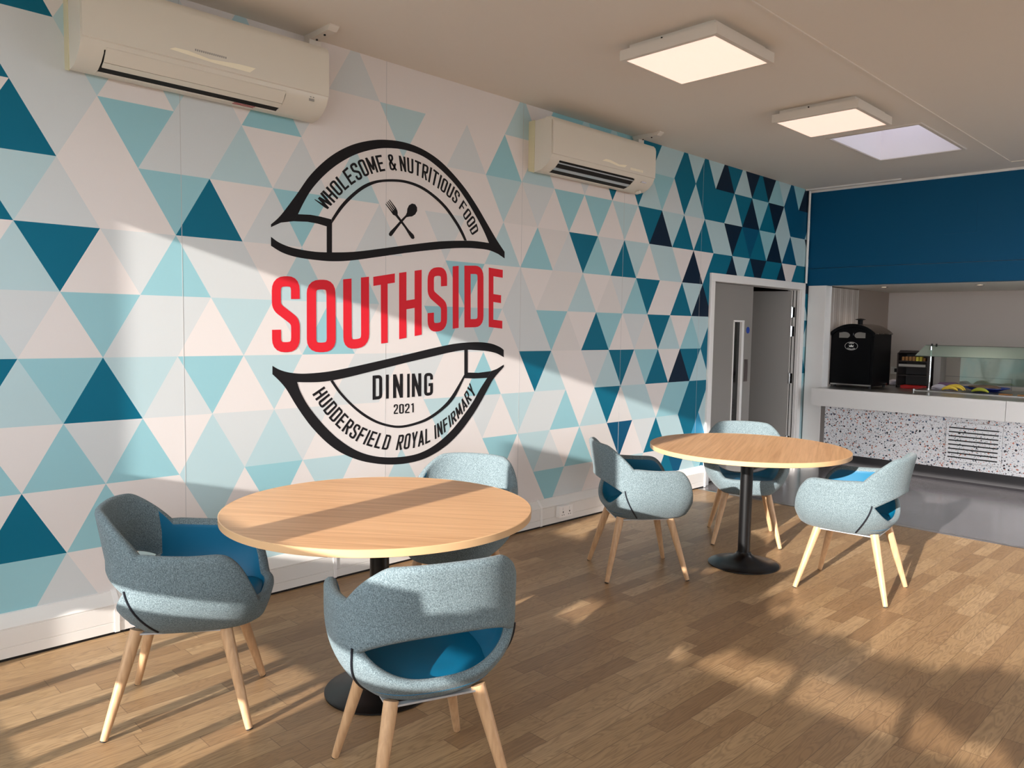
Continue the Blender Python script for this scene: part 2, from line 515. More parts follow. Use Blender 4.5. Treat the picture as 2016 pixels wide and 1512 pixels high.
w.box(SKX1-0.004, SKX1+0.03, SKY0-0.03, SKY1+0.03, CEIL_Z-0.002, zt)
w.box(SKX0, SKX1, SKY0-0.03, SKY0+0.004, CEIL_Z-0.002, zt)
w.box(SKX0, SKX1, SKY1-0.004, SKY1+0.03, CEIL_Z-0.002, zt)
sk = struct(w.build('window_1', M['skywell']))
fr = MB()
for (a, b, d, e) in ((SKX0-0.025, SKX0, SKY0-0.025, SKY1+0.025), (SKX1, SKX1+0.025, SKY0-0.025, SKY1+0.025), (SKX0, SKX1, SKY0-0.025, SKY0), (SKX0, SKX1, SKY1, SKY1+0.025)):
    fr.box(a, b, d, e, CEIL_Z-0.008, CEIL_Z)
fr.build('window_frame', M['lamp_frame'], sk)
MB().box(SKX0-0.02, SKX1+0.02, SKY0-0.02, SKY1+0.02, zt, zt+0.01).build('rooflight_glass', glassmat('rooflight_glass', (190, 188, 194), 0.05), sk)

# two unseen rooflights added right of the frame, to brighten the servery front
for n_, (a_, b_) in ((2, (3.05, 3.95)), (3, (4.75, 5.65))):
    w = MB()
    w.box(a_-0.03, a_+0.004, SKY0-0.03, SKY1+0.03, CEIL_Z-0.002, CEIL_Z+0.3); w.box(b_-0.004, b_+0.03, SKY0-0.03, SKY1+0.03, CEIL_Z-0.002, CEIL_Z+0.3)
    w.box(a_, b_, SKY0-0.03, SKY0+0.004, CEIL_Z-0.002, CEIL_Z+0.3); w.box(a_, b_, SKY1-0.004, SKY1+0.03, CEIL_Z-0.002, CEIL_Z+0.3)
    struct(w.build('window_%d' % n_, M['skywell']))

# ceiling battens
struct(MB().box(1.962, 1.974, YW, 7.27, CEIL_Z-0.007, CEIL_Z+0.001).build('trim_7', M['ceiling']))
struct(MB().box(1.962, 6.5, 7.264, 7.276, CEIL_Z-0.007, CEIL_Z+0.001).build('trim_8', M['ceiling']))
struct(MB().box(0.0, 0.98, 7.455, 7.48, CEIL_Z-0.014, CEIL_Z+0.001).build('trim_9', M['gloss_white']))
struct(MB().box(0.0, 6.5, Y_BULK-0.012, Y_BULK+0.001, CEIL_Z-0.022, CEIL_Z+0.001).build('trim_10', M['gloss_white']))
struct(MB().bar((0.02, 7.52, 2.0), (0.02, 7.52, CEIL_Z-0.012), 0.013, n=14).build('trim_11', M['gloss_white'], smooth=True))

# bulkhead over the servery (back wall)
bk = MB()
bk.box(0.0, 6.5, Y_BULK, Y_BULK+0.12, 2.168, CEIL_Z)
bk.box(0.0, 6.5, Y_BULK-0.006, Y_BULK+0.12, 1.977, 2.163)
wb = struct(bk.build('wall_back', M['teal_paint']))
pn = MB().box(1.36, 1.64, Y_BULK-0.003, Y_BULK, 2.448, 2.765)
pn.build('access_panel', M['teal_paint'], wb)
# white return of the servery opening, and the wall inside it
struct(MB().box(0.015, 0.214, Y_BULK-0.004, 7.75, 0.0, 1.976).build('wall_return', M['gloss_white'], bevel=0.003))
struct(MB().box(0.05, 6.5, 7.75, 9.6, 1.977, 2.05).build('ceiling_kitchen', M['white_paint']))
wk = MB(); gv = MB()
for i in range(9):
    y0 = 7.75 + i*0.085
    wk.box(0.05, 0.206, y0, y0+0.078, 0, 1.965)
    wk.box(0.05, 0.2, y0+0.078, y0+0.085, 0, 1.965)
    if i % 2 == 0: gv.box(0.2, 0.208, y0+0.079, y0+0.084, 0, 1.965)
wkl = struct(wk.build('wall_kitchen_left', M['kitchen_panel']))
gv.build('joint_bead', M['gloss_white'], wkl)
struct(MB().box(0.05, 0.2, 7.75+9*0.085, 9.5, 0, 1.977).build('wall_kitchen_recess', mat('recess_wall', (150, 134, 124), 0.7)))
struct(MB().box(0.05, 6.6, 9.5, 9.62, 0, 2.05).build('wall_kitchen_back', M['kitchen_wall']))
# right-hand wall of the room, with an unseen opening added for more daylight
w = MB()
w.box(6.5, 6.62, YW-0.12, 4.4, 0, 0.85); w.box(6.5, 6.62, 7.3, 9.62, 0, 0.85); w.box(6.5, 6.62, YW-0.12, 9.62, 2.45, CEIL_Z)
w.box(6.5, 6.62, YW-0.12, 4.4, 0.85, 2.45); w.box(6.5, 6.62, 7.3, 9.62, 0.85, 2.45)
for y in (5.8,): w.box(6.5, 6.62, y, y+0.1, 0.0, 2.45)
struct(w.build('wall_right', M['plain_wall']))

# window wall behind the camera: header, pier, mullions, transom, rails, plus added light blockers
wr = MB()
def wbox(x0, x1, z0, z1): wr.box(x0, x1, YW-0.05, YW, z0, z1)
wbox(-0.14, 6.6, 2.467, CEIL_Z)
wbox(-0.14, 0.325, 0, 2.467)
wbox(1.64, 1.86, 0, 2.467)
wbox(4.35, 4.6, 0, 2.467)
wbox(6.3, 6.6, 0, 2.467)
wbox(0.325, 1.64, 1.005, 1.275)
wbox(0.325, 1.64, 0.64, 0.925)
wbox(1.86, 6.3, 1.065, 1.15)
wbox(1.86, 6.3, 0.64, 0.965)
wbox(0.325, 6.3, 0, 0.36)
for x in (0.62, 0.93, 1.2, 1.47): wbox(x, x+0.05, 0.36, 0.64)  # bars added to break the low light into stripes
wbox(1.86, 6.3, 0.36, 0.64)
wbox(1.86, 2.52, 1.15, 1.275)
for x in (2.63, 3.06, 3.5, 4.0): wbox(x, x+0.05, 0.965, 1.065)  # blocks added to split the bright band on the floor into patches
wr.box(1.86, 6.3, YW-0.3, YW-0.05, 1.12, 1.15)  # ledge for the added plants
wbox(0.73, 0.95, 1.275, 1.86)  # panel added to shade the lower part of the mural
struct(wr.build('wall_front', M['plain_wall']))
# ground outside the windows, and unseen plants added to shade the floor
struct(MB().box(-6, 14, -30, YW-0.06, -0.2, -0.02).build('ground', mat('paving', (130, 126, 118), 0.9)))
struct(MB().box(6.63, 20, YW-0.06, 14, -0.2, -0.02).build('ground', bpy.data.materials['paving']))

def shade_shrub_row():
    rd = random.Random(11); bm = bmesh.new()
    for sx, top in ((2.62, 1.275), (2.85, 1.22), (3.15, 1.19), (3.5, 1.175), (3.75, 1.24), (3.98, 1.29), (4.3, 1.2), (4.9, 1.25), (5.5, 1.2)):
        cx, cy, h = sx+0.02, YW-0.17, top-1.15+0.02
        for k in range(60):
            a = rd.uniform(0, math.pi); r = rd.uniform(0.1, 1.0)
            px = cx + math.cos(a)*r*0.2; pz = 1.155 + math.sin(a)*r*h
            m_ = Matrix.Translation((px, cy+rd.uniform(-.08, .08), pz)) @ Matrix.Rotation(rd.uniform(0, 6.28), 4, Vector((rd.random(), rd.random(), rd.random()+.1)).normalized()) @ Matrix.Diagonal((0.034, 0.02, 0.008, 1))
            bmesh.ops.create_icosphere(bm, subdivisions=1, radius=1.0, matrix=m_)
        m_ = Matrix.Translation((cx, cy, 1.15)) @ Matrix.Diagonal((0.17, 0.08, h*0.85, 1))
        bmesh.ops.create_icosphere(bm, subdivisions=3, radius=1.0, matrix=m_)
    me = bpy.data.meshes.new('window_box_plants'); bm.to_mesh(me); bm.free()
    o = link_mesh('window_box_plants', me, mat('leaves', (60, 84, 44), 0.7), None, True)
    tag(o, 'unseen low leafy plants added on the ledge outside the windows to shade the floor', 'plants', kind='stuff')
shade_shrub_row()

# corridor behind the doors
cr = MB()
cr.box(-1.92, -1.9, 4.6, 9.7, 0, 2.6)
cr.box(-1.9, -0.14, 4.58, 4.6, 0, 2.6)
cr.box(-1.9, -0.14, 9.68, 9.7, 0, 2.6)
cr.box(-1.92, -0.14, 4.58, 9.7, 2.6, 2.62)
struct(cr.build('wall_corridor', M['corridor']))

# skirting trunking
def trunk(y0, y1):
    mb = MB()
    prof = [(0.0, 0.198), (0.012, 0.196), (0.052, 0.146), (0.052, 0.142), (0.049, 0.140), (0.052, 0.138), (0.052, 0.062), (0.049, 0.060), (0.052, 0.058), (0.052, 0.014), (0.0, 0.014)]
    mb.prism(prof, y0, y1, 'y')
    return mb
bb = struct(trunk(YW, 5.50).build('baseboard_left', M['trunking']))
MB().box(0.0, 0.044, YW, 5.5, 0.0, 0.014).build('shadow_gap', M['dark_gap'], bb)
for y in (0.36, 1.534, 3.272, 4.74):
    j = MB().prism([(0.0, 0.203), (0.014, 0.201), (0.0555, 0.149), (0.0555, 0.012), (0.0, 0.012)], y-0.011, y+0.011, 'y')
    j.build('joint_cover', M['gloss_white'], bb)
MB().box(0.0, 0.058, 5.5, 5.52, 0.004, 0.2).build('end_cap', M['gloss_white'], bb)

# ------------------------------------------------------------------ doors
dr = thing('door_1', (0, 0, 0), kind='structure')
f = MB()
f.box(-0.001, 0.022, 5.556, 5.628, 0, 1.925)
f.box(-0.001, 0.022, 7.44, 7.512, 0, 1.925)
f.box(-0.001, 0.022, 5.556, 7.512, 1.925, 2.0)
f.build('architrave', M['gloss_white'], dr, bevel=0.003)
f = MB()
f.box(-0.14, -0.001, 5.60, 5.645, 0, 1.94)
f.box(-0.14, -0.001, 7.425, 7.47, 0, 1.94)
f.box(-0.14, -0.001, 5.60, 7.47, 1.925, 1.955)
f.build('door_frame', M['gloss_white'], dr)
# closed leaf with its vision slot
l = MB(); lx0, lx1 = -0.092, -0.048; ly0, ly1 = 5.648, 6.478
vy0, vy1, vz0, vz1 = 6.115, 6.30, 0.30, 1.56
l.box(lx0, lx1, ly0, vy0, 0.008, 1.92); l.box(lx0, lx1, vy1, ly1, 0.008, 1.92)
l.box(lx0, lx1, vy0, vy1, 0.008, vz0); l.box(lx0, lx1, vy0, vy1, vz1, 1.92)
leaf = l.build('door_leaf', M['leaf_grey'], dr)
v = MB()
for a, b, d, e in ((vy0-0.012, vy0+0.006, vz0, vz1), (vy1-0.034, vy1+0.010, vz0, vz1), (vy0-0.012, vy1+0.012, vz1-0.006, vz1+0.012), (vy0-0.012, vy1+0.012, vz0-0.012, vz0+0.006)):
    v.box(-0.094, -0.042, a, b, d, e)
v.build('vision_frame', M['gloss_white'], leaf)
MB().box(-0.074, -0.068, vy0, vy1, vz0, vz1).build('vision_glass', M['dark_glass'], leaf)
MB().box(-0.048, -0.045, 6.345, 6.415, 0.955, 1.18).build('push_plate', M['brown_plate'], leaf)
sg = MB(); sg.bar((-0.048, 6.395, 1.475), (-0.046, 6.395, 1.475), 0.034, n=28)
sg.build('fire_door_sign', M['blue_sign'], leaf)
# open leaf, hinged on the right jamb and swung into the corridor
LW = 0.90
ang = math.radians(186)
hx, hy = -0.085, 7.40
dirv = Vector((math.cos(math.radians(200)), math.sin(math.radians(200)), 0))
nrm = Vector((-dirv.y, dirv.x, 0))
l = MB()
p0 = Vector((hx, hy, 0)); p1 = p0 + dirv*LW
q = nrm*0.044
vs = []
for z in (0.008, 1.912):
    for p in (p0, p1, p1 - q, p0 - q): vs.append((p.x, p.y, z))
l.add(vs, [(0, 3, 2, 1), (4, 5, 6, 7), (0, 1, 5, 4), (1, 2, 6, 5), (2, 3, 7, 6), (3, 0, 4, 7)])
leaf2 = l.build('door_leaf', M['leaf_grey'], dr)
# intumescent strips and hinges on the jamb
st = MB()
st.box(-0.12, -0.112, 7.421, 7.4255, 0.01, 1.92); st.box(-0.078, -0.070, 7.421, 7.4255, 0.01, 1.92); st.box(-0.04, -0.032, 7.421, 7.4255, 0.01, 1.92)
st.build('seal_strip', M['dark_gap'], dr)
for z in (1.68, 1.47, 0.95, 0.25):
    h = MB(); h.box(-0.10, -0.045, 7.418, 7.424, z-0.055, z+0.055); h.bar((-0.082, 7.413, z-0.06), (-0.082, 7.413, z+0.06), 0.008, n=12)
    h.build('hinge', M['chrome'], dr)
LOGO={'dome':{'outer':[(1.1779,1.9916),(1.2351,2.046),(1.3273,2.1657),(1.4133,2.2836),(1.5192,2.388),(1.6286,2.4644),(1.7416,2.5171),(1.8787,2.5558),(2.0322,2.5705),(2.1715,2.5567),(2.3058,2.5144),(2.4223,2.4491),(2.5434,2.3589),(2.644,2.2623),(2.7348,2.1613),(2.8282,2.0575),(2.9046,1.9829)],'tipR':[(2.9056,1.9378),(2.8434,1.9638),(2.7903,1.9786)],'inner':[(1.3369,2.0626),(1.3696,2.1256),(1.4217,2.2085),(1.5012,2.2964),(1.5917,2.3723),(1.7036,2.4415),(1.8293,2.4921),(1.9395,2.5173),(2.0642,2.5259),(2.1939,2.5093),(2.3178,2.4597),(2.4469,2.3816),(2.5444,2.2957),(2.6198,2.2136),(2.6971,2.1203),(2.7567,2.0305)],'tipL':[(1.3097,2.0218),(1.2349,2.0065),(1.1778,1.9768)]},'rib2':[(1.3369,2.0626),(1.4126,2.068),(1.474,2.0648),(1.5459,2.057),(1.5486,2.0298),(1.5142,2.0146),(1.4562,2.0242),(1.3951,2.0278),(1.3097,2.0218)],'bar1':[(1.5142,2.0185),(1.5486,2.0455),(1.5484,1.8724),(1.5139,1.8697)],'bott':{'a':[(1.1774,1.9265),(1.226,1.8996),(1.3006,1.8796),(1.4119,1.8694),(1.5139,1.8712),(1.6854,1.8871),(1.8816,1.9216),(2.09,1.9617),(2.3118,2.0008),(2.488,2.0217),(2.6229,2.0318),(2.7567,2.0305)],'b':[(1.1771,1.879),(1.2421,1.8485),(1.3257,1.8306),(1.4381,1.8234),(1.5548,1.8238),(1.6855,1.8386),(1.8818,1.8751),(2.0904,1.9146),(2.3124,1.9514),(2.4887,1.9747),(2.6237,1.9839),(2.7511,1.983),(2.8434,1.9638)]},'arch':{'a':[(1.5459,2.0609),(1.6009,2.138),(1.6661,2.2055),(1.7518,2.2729),(1.8399,2.3135),(1.9508,2.3375),(2.0656,2.3454),(2.1847,2.328),(2.2971,2.2822),(2.3901,2.2232),(2.4742,2.1432),(2.5233,2.0849),(2.5585,2.0289)],'b':[(1.5486,2.0361),(1.6147,2.1238),(1.685,2.1959),(1.7616,2.2557),(1.8499,2.3002),(1.9509,2.3226),(2.0604,2.3295),(2.1739,2.3119),(2.2802,2.2687),(2.3728,2.2096),(2.4564,2.1296),(2.5029,2.0738),(2.5364,2.0269)]},'t1b':[(1.5206,2.1066),(1.5733,2.1622),(1.6147,2.2107),(1.6849,2.2717),(1.7421,2.3077),(1.8101,2.3458),(1.9047,2.3786),(1.9814,2.3934),(2.0546,2.396),(2.1187,2.3912),(2.1842,2.3794),(2.2624,2.3516),(2.3309,2.3234),(2.401,2.2866),(2.4727,2.2419),(2.5033,2.2095),(2.5467,2.1508),(2.6036,2.0651)],'t1t':[(1.4372,2.153),(1.5011,2.2191),(1.5552,2.2771),(1.6286,2.3466),(1.6848,2.3908),(1.7611,2.4293),(1.8591,2.463),(1.9499,2.4836),(2.0119,2.4855),(2.0965,2.4833),(2.1723,2.4717),(2.2726,2.4485),(2.3762,2.3982),(2.4712,2.3448),(2.5325,2.2807),(2.5823,2.2276),(2.6267,2.1777),(2.6632,2.103)],'fork':[(1.9859,2.1721),(1.9974,2.1618),(2.0017,2.148),(2.0018,2.1337),(2.0356,2.1011),(2.0871,2.0512),(2.1241,2.0248),(2.1307,2.0082),(2.12,1.9986),(2.1048,2.0015),(2.0874,2.0213),(2.055,2.0608),(2.0146,2.0989),(1.9851,2.1251),(1.9675,2.1299),(1.956,2.142)],'tines':[[(1.9118,2.1866),(1.9158,2.1896),(1.9663,2.1456),(1.9581,2.1405)],[(1.9198,2.1967),(1.9239,2.1997),(1.9746,2.1541),(1.9663,2.1498)],[(1.929,2.2053),(1.9331,2.2083),(1.9839,2.1627),(1.9756,2.1576)],[(1.9381,2.2139),(1.9422,2.2169),(1.9932,2.1697),(1.9849,2.1645)]],'spoon':[(2.1095,2.2139),(2.1333,2.2117),(2.1487,2.1947),(2.1489,2.1733),(2.1338,2.1501),(2.1101,2.1355),(2.0865,2.1312),(2.0673,2.1257),(2.0304,2.0879),(1.994,2.0463),(1.9682,2.0144),(1.9548,2.0005),(1.9404,2.0034),(1.9372,2.0139),(1.9474,2.0291),(1.9835,2.062),(2.0251,2.1042),(2.0619,2.1379),(2.0713,2.1559),(2.0733,2.1773),(2.0859,2.2)],'sm_up':{'a':[(1.1806,1.2412),(1.2217,1.2188),(1.2802,1.2017),(1.3572,1.1932),(1.4542,1.1949),(1.5542,1.2032),(1.6863,1.2225),(1.8847,1.2558),(2.0954,1.2929),(2.2623,1.323),(2.4374,1.3509),(2.5592,1.3615),(2.6852,1.364),(2.7895,1.3541),(2.87,1.3315),(2.9111,1.3097)],'b':[(1.2213,1.1575),(1.3268,1.1473),(1.454,1.1424),(1.5542,1.149),(1.6864,1.1689),(1.8849,1.2048),(2.0958,1.243),(2.2629,1.271),(2.4381,1.3004),(2.5599,1.313),(2.6606,1.3101),(2.7642,1.3015),(2.844,1.286),(2.9122,1.2587)]},'sm':{'outer':[(1.1806,1.2412),(1.1803,1.1956),(1.2213,1.1575),(1.2628,1.1096),(1.3133,1.0292),(1.365,0.9551),(1.4265,0.8789),(1.5169,0.7901),(1.6102,0.7234),(1.7261,0.6691),(1.8465,0.6344),(1.9714,0.614),(2.101,0.6099),(2.2354,0.6266),(2.3747,0.6765),(2.4945,0.7493),(2.605,0.8493),(2.6927,0.9487),(2.769,1.0508),(2.8207,1.1166),(2.9136,1.192),(2.9133,1.2077)],'wedge':[(2.8462,1.1791),(2.7932,1.166),(2.7572,1.1208)],'inner':[(1.3268,1.1473),(1.3481,1.09),(1.3915,1.0167),(1.4446,0.9495),(1.517,0.8715),(1.6007,0.7987),(1.7064,0.7302),(1.8259,0.6838),(1.9605,0.659),(2.1006,0.6546),(2.2122,0.6699),(2.3271,0.7134),(2.4452,0.7863),(2.542,0.8727),(2.6284,0.962),(2.6909,1.0447),(2.7572,1.1208)]},'sm_w':[(2.7932,1.166),(2.6761,1.1579),(2.581,1.1627),(2.5477,1.1468),(2.5505,1.1261),(2.6384,1.1202),(2.7154,1.1203),(2.7572,1.1208)],'bar2':[(2.5475,1.3178),(2.5784,1.3222),(2.5811,1.158),(2.5504,1.1308)],'arc2':{'a':[(1.5357,1.1457),(1.5914,1.0743),(1.6673,1.0003),(1.7551,0.932),(1.8557,0.878),(1.9594,0.8458),(2.0447,0.8354),(2.1543,0.8462),(2.2558,0.8701),(2.3716,0.9261),(2.4665,0.9991),(2.5505,1.1242)],'b':[(1.5542,1.149),(1.6055,1.0818),(1.6818,1.0077),(1.77,0.9419),(1.8659,0.8901),(1.9646,0.8593),(2.0446,0.8504),(2.1431,0.8605),(2.2441,0.8863),(2.3537,0.941),(2.4421,1.0143),(2.5477,1.1468)]},'t2t':[(1.4964,1.1166),(1.5541,1.0395),(1.6102,0.979),(1.6867,0.9076),(1.7652,0.8596),(1.8457,0.8275),(1.9335,0.8028),(2.0021,0.7924),(2.0994,0.7972),(2.2108,0.8103),(2.2793,0.8229),(2.3606,0.8578),(2.4436,0.9028),(2.5279,0.9865),(2.6009,1.0941)],'t2b':[(1.42,1.0747),(1.4582,1.0207),(1.5125,0.9488),(1.5819,0.8785),(1.6483,0.8234),(1.7259,0.7745),(1.8359,0.7325),(1.934,0.7072),(2.0027,0.7002),(2.0893,0.6986),(2.178,0.705),(2.2573,0.7246),(2.35,0.7574),(2.4448,0.8143),(2.5417,0.8916),(2.6592,1.0223)],'south':[('S',[(1.1799,1.717),(1.3448,1.7294),(1.3447,1.3137),(1.1795,1.3125)]),('O',[(1.3879,1.7102),(1.5694,1.7223),(1.5728,1.3111),(1.3873,1.31)]),('U',[(1.6204,1.7259),(1.7973,1.7511),(1.7996,1.3395),(1.6224,1.3203)]),('T',[(1.8271,1.752),(1.9831,1.7811),(1.9836,1.3683),(1.8336,1.3518)]),('H',[(2.0146,1.7864),(2.1875,1.8159),(2.1914,1.4121),(2.0174,1.3838)]),('S',[(2.2342,1.8302),(2.3927,1.8485),(2.3981,1.4403),(2.2385,1.4265)]),('I',[(2.44,1.8534),(2.4903,1.8603),(2.4963,1.4577),(2.4456,1.4516)]),('D',[(2.5402,1.8646),(2.7093,1.8758),(2.7169,1.4656),(2.5465,1.461)]),('E',[(2.7573,1.8667),(2.8965,1.8584),(2.8998,1.456),(2.765,1.4671)])],'dining':[('D',[(1.8242,1.1668),(1.8933,1.1697),(1.894,1.0227),(1.8247,1.0214)]),('I',[(1.9211,1.1697),(1.9419,1.1698),(1.9427,1.0235),(1.9219,1.0229)]),('N',[(1.9733,1.1688),(2.0477,1.1717),(2.0488,1.0231),(1.9742,1.0236)]),('I',[(2.0801,1.169),(2.0997,1.1701),(2.1009,1.0221),(2.0813,1.0214)]),('N',[(2.1161,1.1696),(2.1904,1.17),(2.1918,1.0245),(2.1173,1.023)]),('G',[(2.2129,1.1702),(2.2846,1.1698),(2.2862,1.0268),(2.2143,1.0233)]),('2',[(1.9797,0.9851),(2.0115,0.985),(2.0119,0.9247),(1.9801,0.9251)]),('0',[(2.0201,0.9845),(2.0566,0.9841),(2.0571,0.9243),(2.0205,0.9241)]),('2',[(2.0653,0.9836),(2.1001,0.9842),(2.1006,0.924),(2.0657,0.9246)]),('1',[(2.1111,0.9835),(2.1342,0.984),(2.1347,0.9261),(2.1116,0.9259)])]}

# ------------------------------------------------------------------ printed logo on the mural
def catmull(pts, n=6):
    P = [pts[0]] + list(pts) + [pts[-1]]; out = []
    for i in range(1, len(P)-2):
        a, b, c, d = P[i-1], P[i], P[i+1], P[i+2]
        for k in range(n):
            t = k/n
            out.append(tuple(0.5*((2*b[m]) + (-a[m]+c[m])*t + (2*a[m]-5*b[m]+4*c[m]-d[m])*t*t + (-a[m]+3*b[m]-3*c[m]+d[m])*t**3) for m in (0, 1)))
    out.append(tuple(pts[-1]))
    return out

FLAT_N = [0]
def flat(mb, poly, x):
    FLAT_N[0] += 1; x = x + 0.00006*(FLAT_N[0] % 7)
    vs = [Vector((x, p[0], p[1])) for p in poly]
    tris = tessellate_polygon([vs])
    fs = []
    for t in tris:
        a, b, c = (vs[i] for i in t)
        fs.append(tuple(t) if (b-a).cross(c-a).x > 0 else tuple(reversed(t)))
    mb.add(vs, fs)

# condensed capitals drawn as thick strokes in a 0.42 x 1 cell
GW, GT = 0.42, 0.134
def rnd_path(pts, closed=False, n=5):
    """pts: (x, y, r) -> polyline with rounded corners"""
    out = []; N = len(pts)
    for i, (x, y, r) in enumerate(pts):
        if r <= 0 or (not closed and i in (0, N-1)):
            out.append((x, y)); continue
        p = Vector((x, y)); a = Vector(pts[(i-1) % N][:2]); b = Vector(pts[(i+1) % N][:2])
        da = (a-p); db = (b-p)
        q0 = p + da.normalized()*min(r, da.length*0.5); q1 = p + db.normalized()*min(r, db.length*0.5)
        for k in range(n+1):
            t = k/n
            out.append(tuple(q0*(1-t)**2 + p*2*t*(1-t) + q1*t*t))
    return out

def glyph(ch):
    L, R, B, T, w, r = GT/2, GW-GT/2, GT/2, 1-GT/2, GW, 0.12
    c = w/2
    S = []
    def st(p, closed=False, t=GT): S.append((rnd_path([(a[0], a[1], a[2] if len(a) > 2 else 0) for a in p], closed), closed, t))
    if ch == 'S': st([(R, .70), (R, T, r), (L, T, r), (L, .60, .07), (R, .40, .07), (R, B, r), (L, B, r), (L, .30)])
    elif ch in 'O0': st([(L, B, r), (R, B, r), (R, T, r), (L, T, r)], True)
    elif ch == 'U': st([(L, 1), (L, B, r), (R, B, r), (R, 1)])
    elif ch == 'T': st([(0, T), (w, T)]); st([(c, 0), (c, T)])
    elif ch == 'H': st([(L, 0), (L, 1)]); st([(R, 0), (R, 1)]); st([(L, .5), (R, .5)])
    elif ch == 'I': st([(L, 0), (L, 1)])
    elif ch == 'D': st([(L, B), (R, B, r), (R, T, r), (L, T)], True)
    elif ch == 'E': st([(L, 0), (L, 1)]); st([(L, T), (w*.95, T)]); st([(L, B), (w*.95, B)]); st([(L, .5), (w*.85, .5)])
    elif ch == 'F': st([(L, 0), (L, 1)]); st([(L, T), (w*.95, T)]); st([(L, .5), (w*.82, .5)])
    elif ch == 'L': st([(L, 0), (L, 1)]); st([(L, B), (w*.9, B)])
    elif ch == 'N': st([(L, 0), (L, 1)]); st([(R, 0), (R, 1)]); st([(L, .97), (R, .03)])
    elif ch == 'W': st([(-.03, 1), (.10, 0.03)]); st([(.10, .03), (c+.02, .9)]); st([(c+.02, .9), (.38, .03)]); st([(.38, .03), (.50, 1)])
    elif ch == 'M': st([(L, 0), (L, 1)]); st([(.52-L, 0), (.52-L, 1)]); st([(L+.01, .96), (.26, .2)]); st([(.26, .2), (.51-L, .96)])
    elif ch == 'R': st([(L, 0), (L, 1)]); st([(L, T), (R, T, r), (R, .48, r), (L, .48)]); st([(c-.01, .46), (R+.01, 0)])
    elif ch == 'A': st([(L-.02, 0), (c, .97)]); st([(R+.02, 0), (c, .97)]); st([(.1, .27), (w-.1, .27)])
    elif ch == 'Y': st([(L-.02, 1), (c, .42)]); st([(R+.02, 1), (c, .42)]); st([(c, 0), (c, .46)])
    elif ch == 'G': st([(R, .70), (R, T, r), (L, T, r), (L, B, r), (R, B, r), (R, .48), (c, .48)])
    elif ch == 'K': st([(L, 0), (L, 1)]); st([(L, .42), (R+.01, 1)]); st([(c-.05, .58), (R+.02, 0)])
    elif ch == '2': st([(L, .70), (L, T, r), (R, T, r), (R, .60, .06), (L, .18, .05), (L, B), (w, B)])
    elif ch == '1': st([(c, 0), (c, 1)]); st([(.03, .84), (c, .92)])
    elif ch == '&': st([(w+.02, .0), (.10, .68, .05), (.10, T, .09), (.30, T, .09), (.30, .72, .06), (L, .42, .08), (L, B, .1), (.28, B, .1), (w+.02, .44)], t=GT*.95)
    W = {'I': GT, 'W': .47, 'M': .52, '1': .30}.get(ch, GW)
    return S, W

def stroke_polys(path, closed, t):
    """thick polyline as quads with mitred joints"""
    P = [Vector(p) for p in path]; N = len(P)
    Ls, Rs = [], []
    for i in range(N):
        a = P[i-1] if (i > 0 or closed) else None
        b = P[(i+1) % N] if (i < N-1 or closed) else None
        d1 = (P[i]-a).normalized() if a is not None and (P[i]-a).length > 1e-6 else None
        d2 = (b-P[i]).normalized() if b is not None and (b-P[i]).length > 1e-6 else None
        d1 = d1 or d2; d2 = d2 or d1
        n1 = Vector((-d1.y, d1.x)); n2 = Vector((-d2.y, d2.x))
        m = (n1+n2).normalized(); k = 1.0/max(0.35, m.dot(n1))
        Ls.append(P[i]+m*(t/2*k)); Rs.append(P[i]-m*(t/2*k))
    q = []
    for i in range(N if closed else N-1):
        j = (i+1) % N
        # straight runs are cut into pieces so that they can bend with the warp
        n = max(1, int((P[j]-P[i]).length/0.12))
        for s in range(n):
            u, v = s/n, (s+1)/n
            q.append([Ls[i].lerp(Ls[j], u), Ls[i].lerp(Ls[j], v), Rs[i].lerp(Rs[j], v), Rs[i].lerp(Rs[j], u)])
    return q

def put_glyph(mb, ch, fn, x, to3d=None):
    S, W = glyph(ch)
    for k_, (path, closed, t) in enumerate(S):
        x = x + 0.00006
        for q in stroke_polys(path, closed, t):
            pts = [fn(p.x/W, p.y) for p in q]
            if to3d: vs = [Vector(to3d(p)) for p in pts]
            else: vs = [Vector((x, p[0], p[1])) for p in pts]
            mb.add(vs, [(0, 1, 2, 3)])

def quadmap(TL, TR, BR, BL):
    def f(u, v):
        return tuple((BL[m]*(1-u)+BR[m]*u)*(1-v) + (TL[m]*(1-u)+TR[m]*u)*v for m in (0, 1))
    return f

def resample(pts, n=200):
    P = catmull(pts, 12); L = [0]
    for a, b in zip(P, P[1:]): L.append(L[-1]+math.dist(a, b))
    out = []; j = 0
    for i in range(n+1):
        t = L[-1]*i/n
        while j < len(L)-2 and L[j+1] < t: j += 1
        s = (t-L[j])/max(1e-9, L[j+1]-L[j])
        out.append((P[j][0]+(P[j+1][0]-P[j][0])*s, P[j][1]+(P[j+1][1]-P[j][1])*s))
    return out

def arc_text(text, top, bot, x, gap=.10, space=.22):
    T_, B_ = resample(top), resample(bot)
    tot = 0; lay = []
    for ch in text:
        if ch == ' ': tot += space; continue
        W = glyph(ch)[1]; lay.append((ch, tot, W)); tot += W+gap
    tot -= gap
    def at(P, u):
        u = max(0, min(1, u))*200; i = min(199, int(u)); s = u-i
        return (P[i][0]+(P[i+1][0]-P[i][0])*s, P[i][1]+(P[i+1][1]-P[i][1])*s)
    for ch, o, W in lay:
        def fn(u, v, o=o, W=W):
            t = (o+u*W)/tot; a = at(B_, t); b = at(T_, t)
            return (a[0]+(b[0]-a[0])*v, a[1]+(b[1]-a[1])*v)
        mb = MB(); put_glyph(mb, ch, fn, x); mb.build('printed_letter', M['logo_black'], lg)

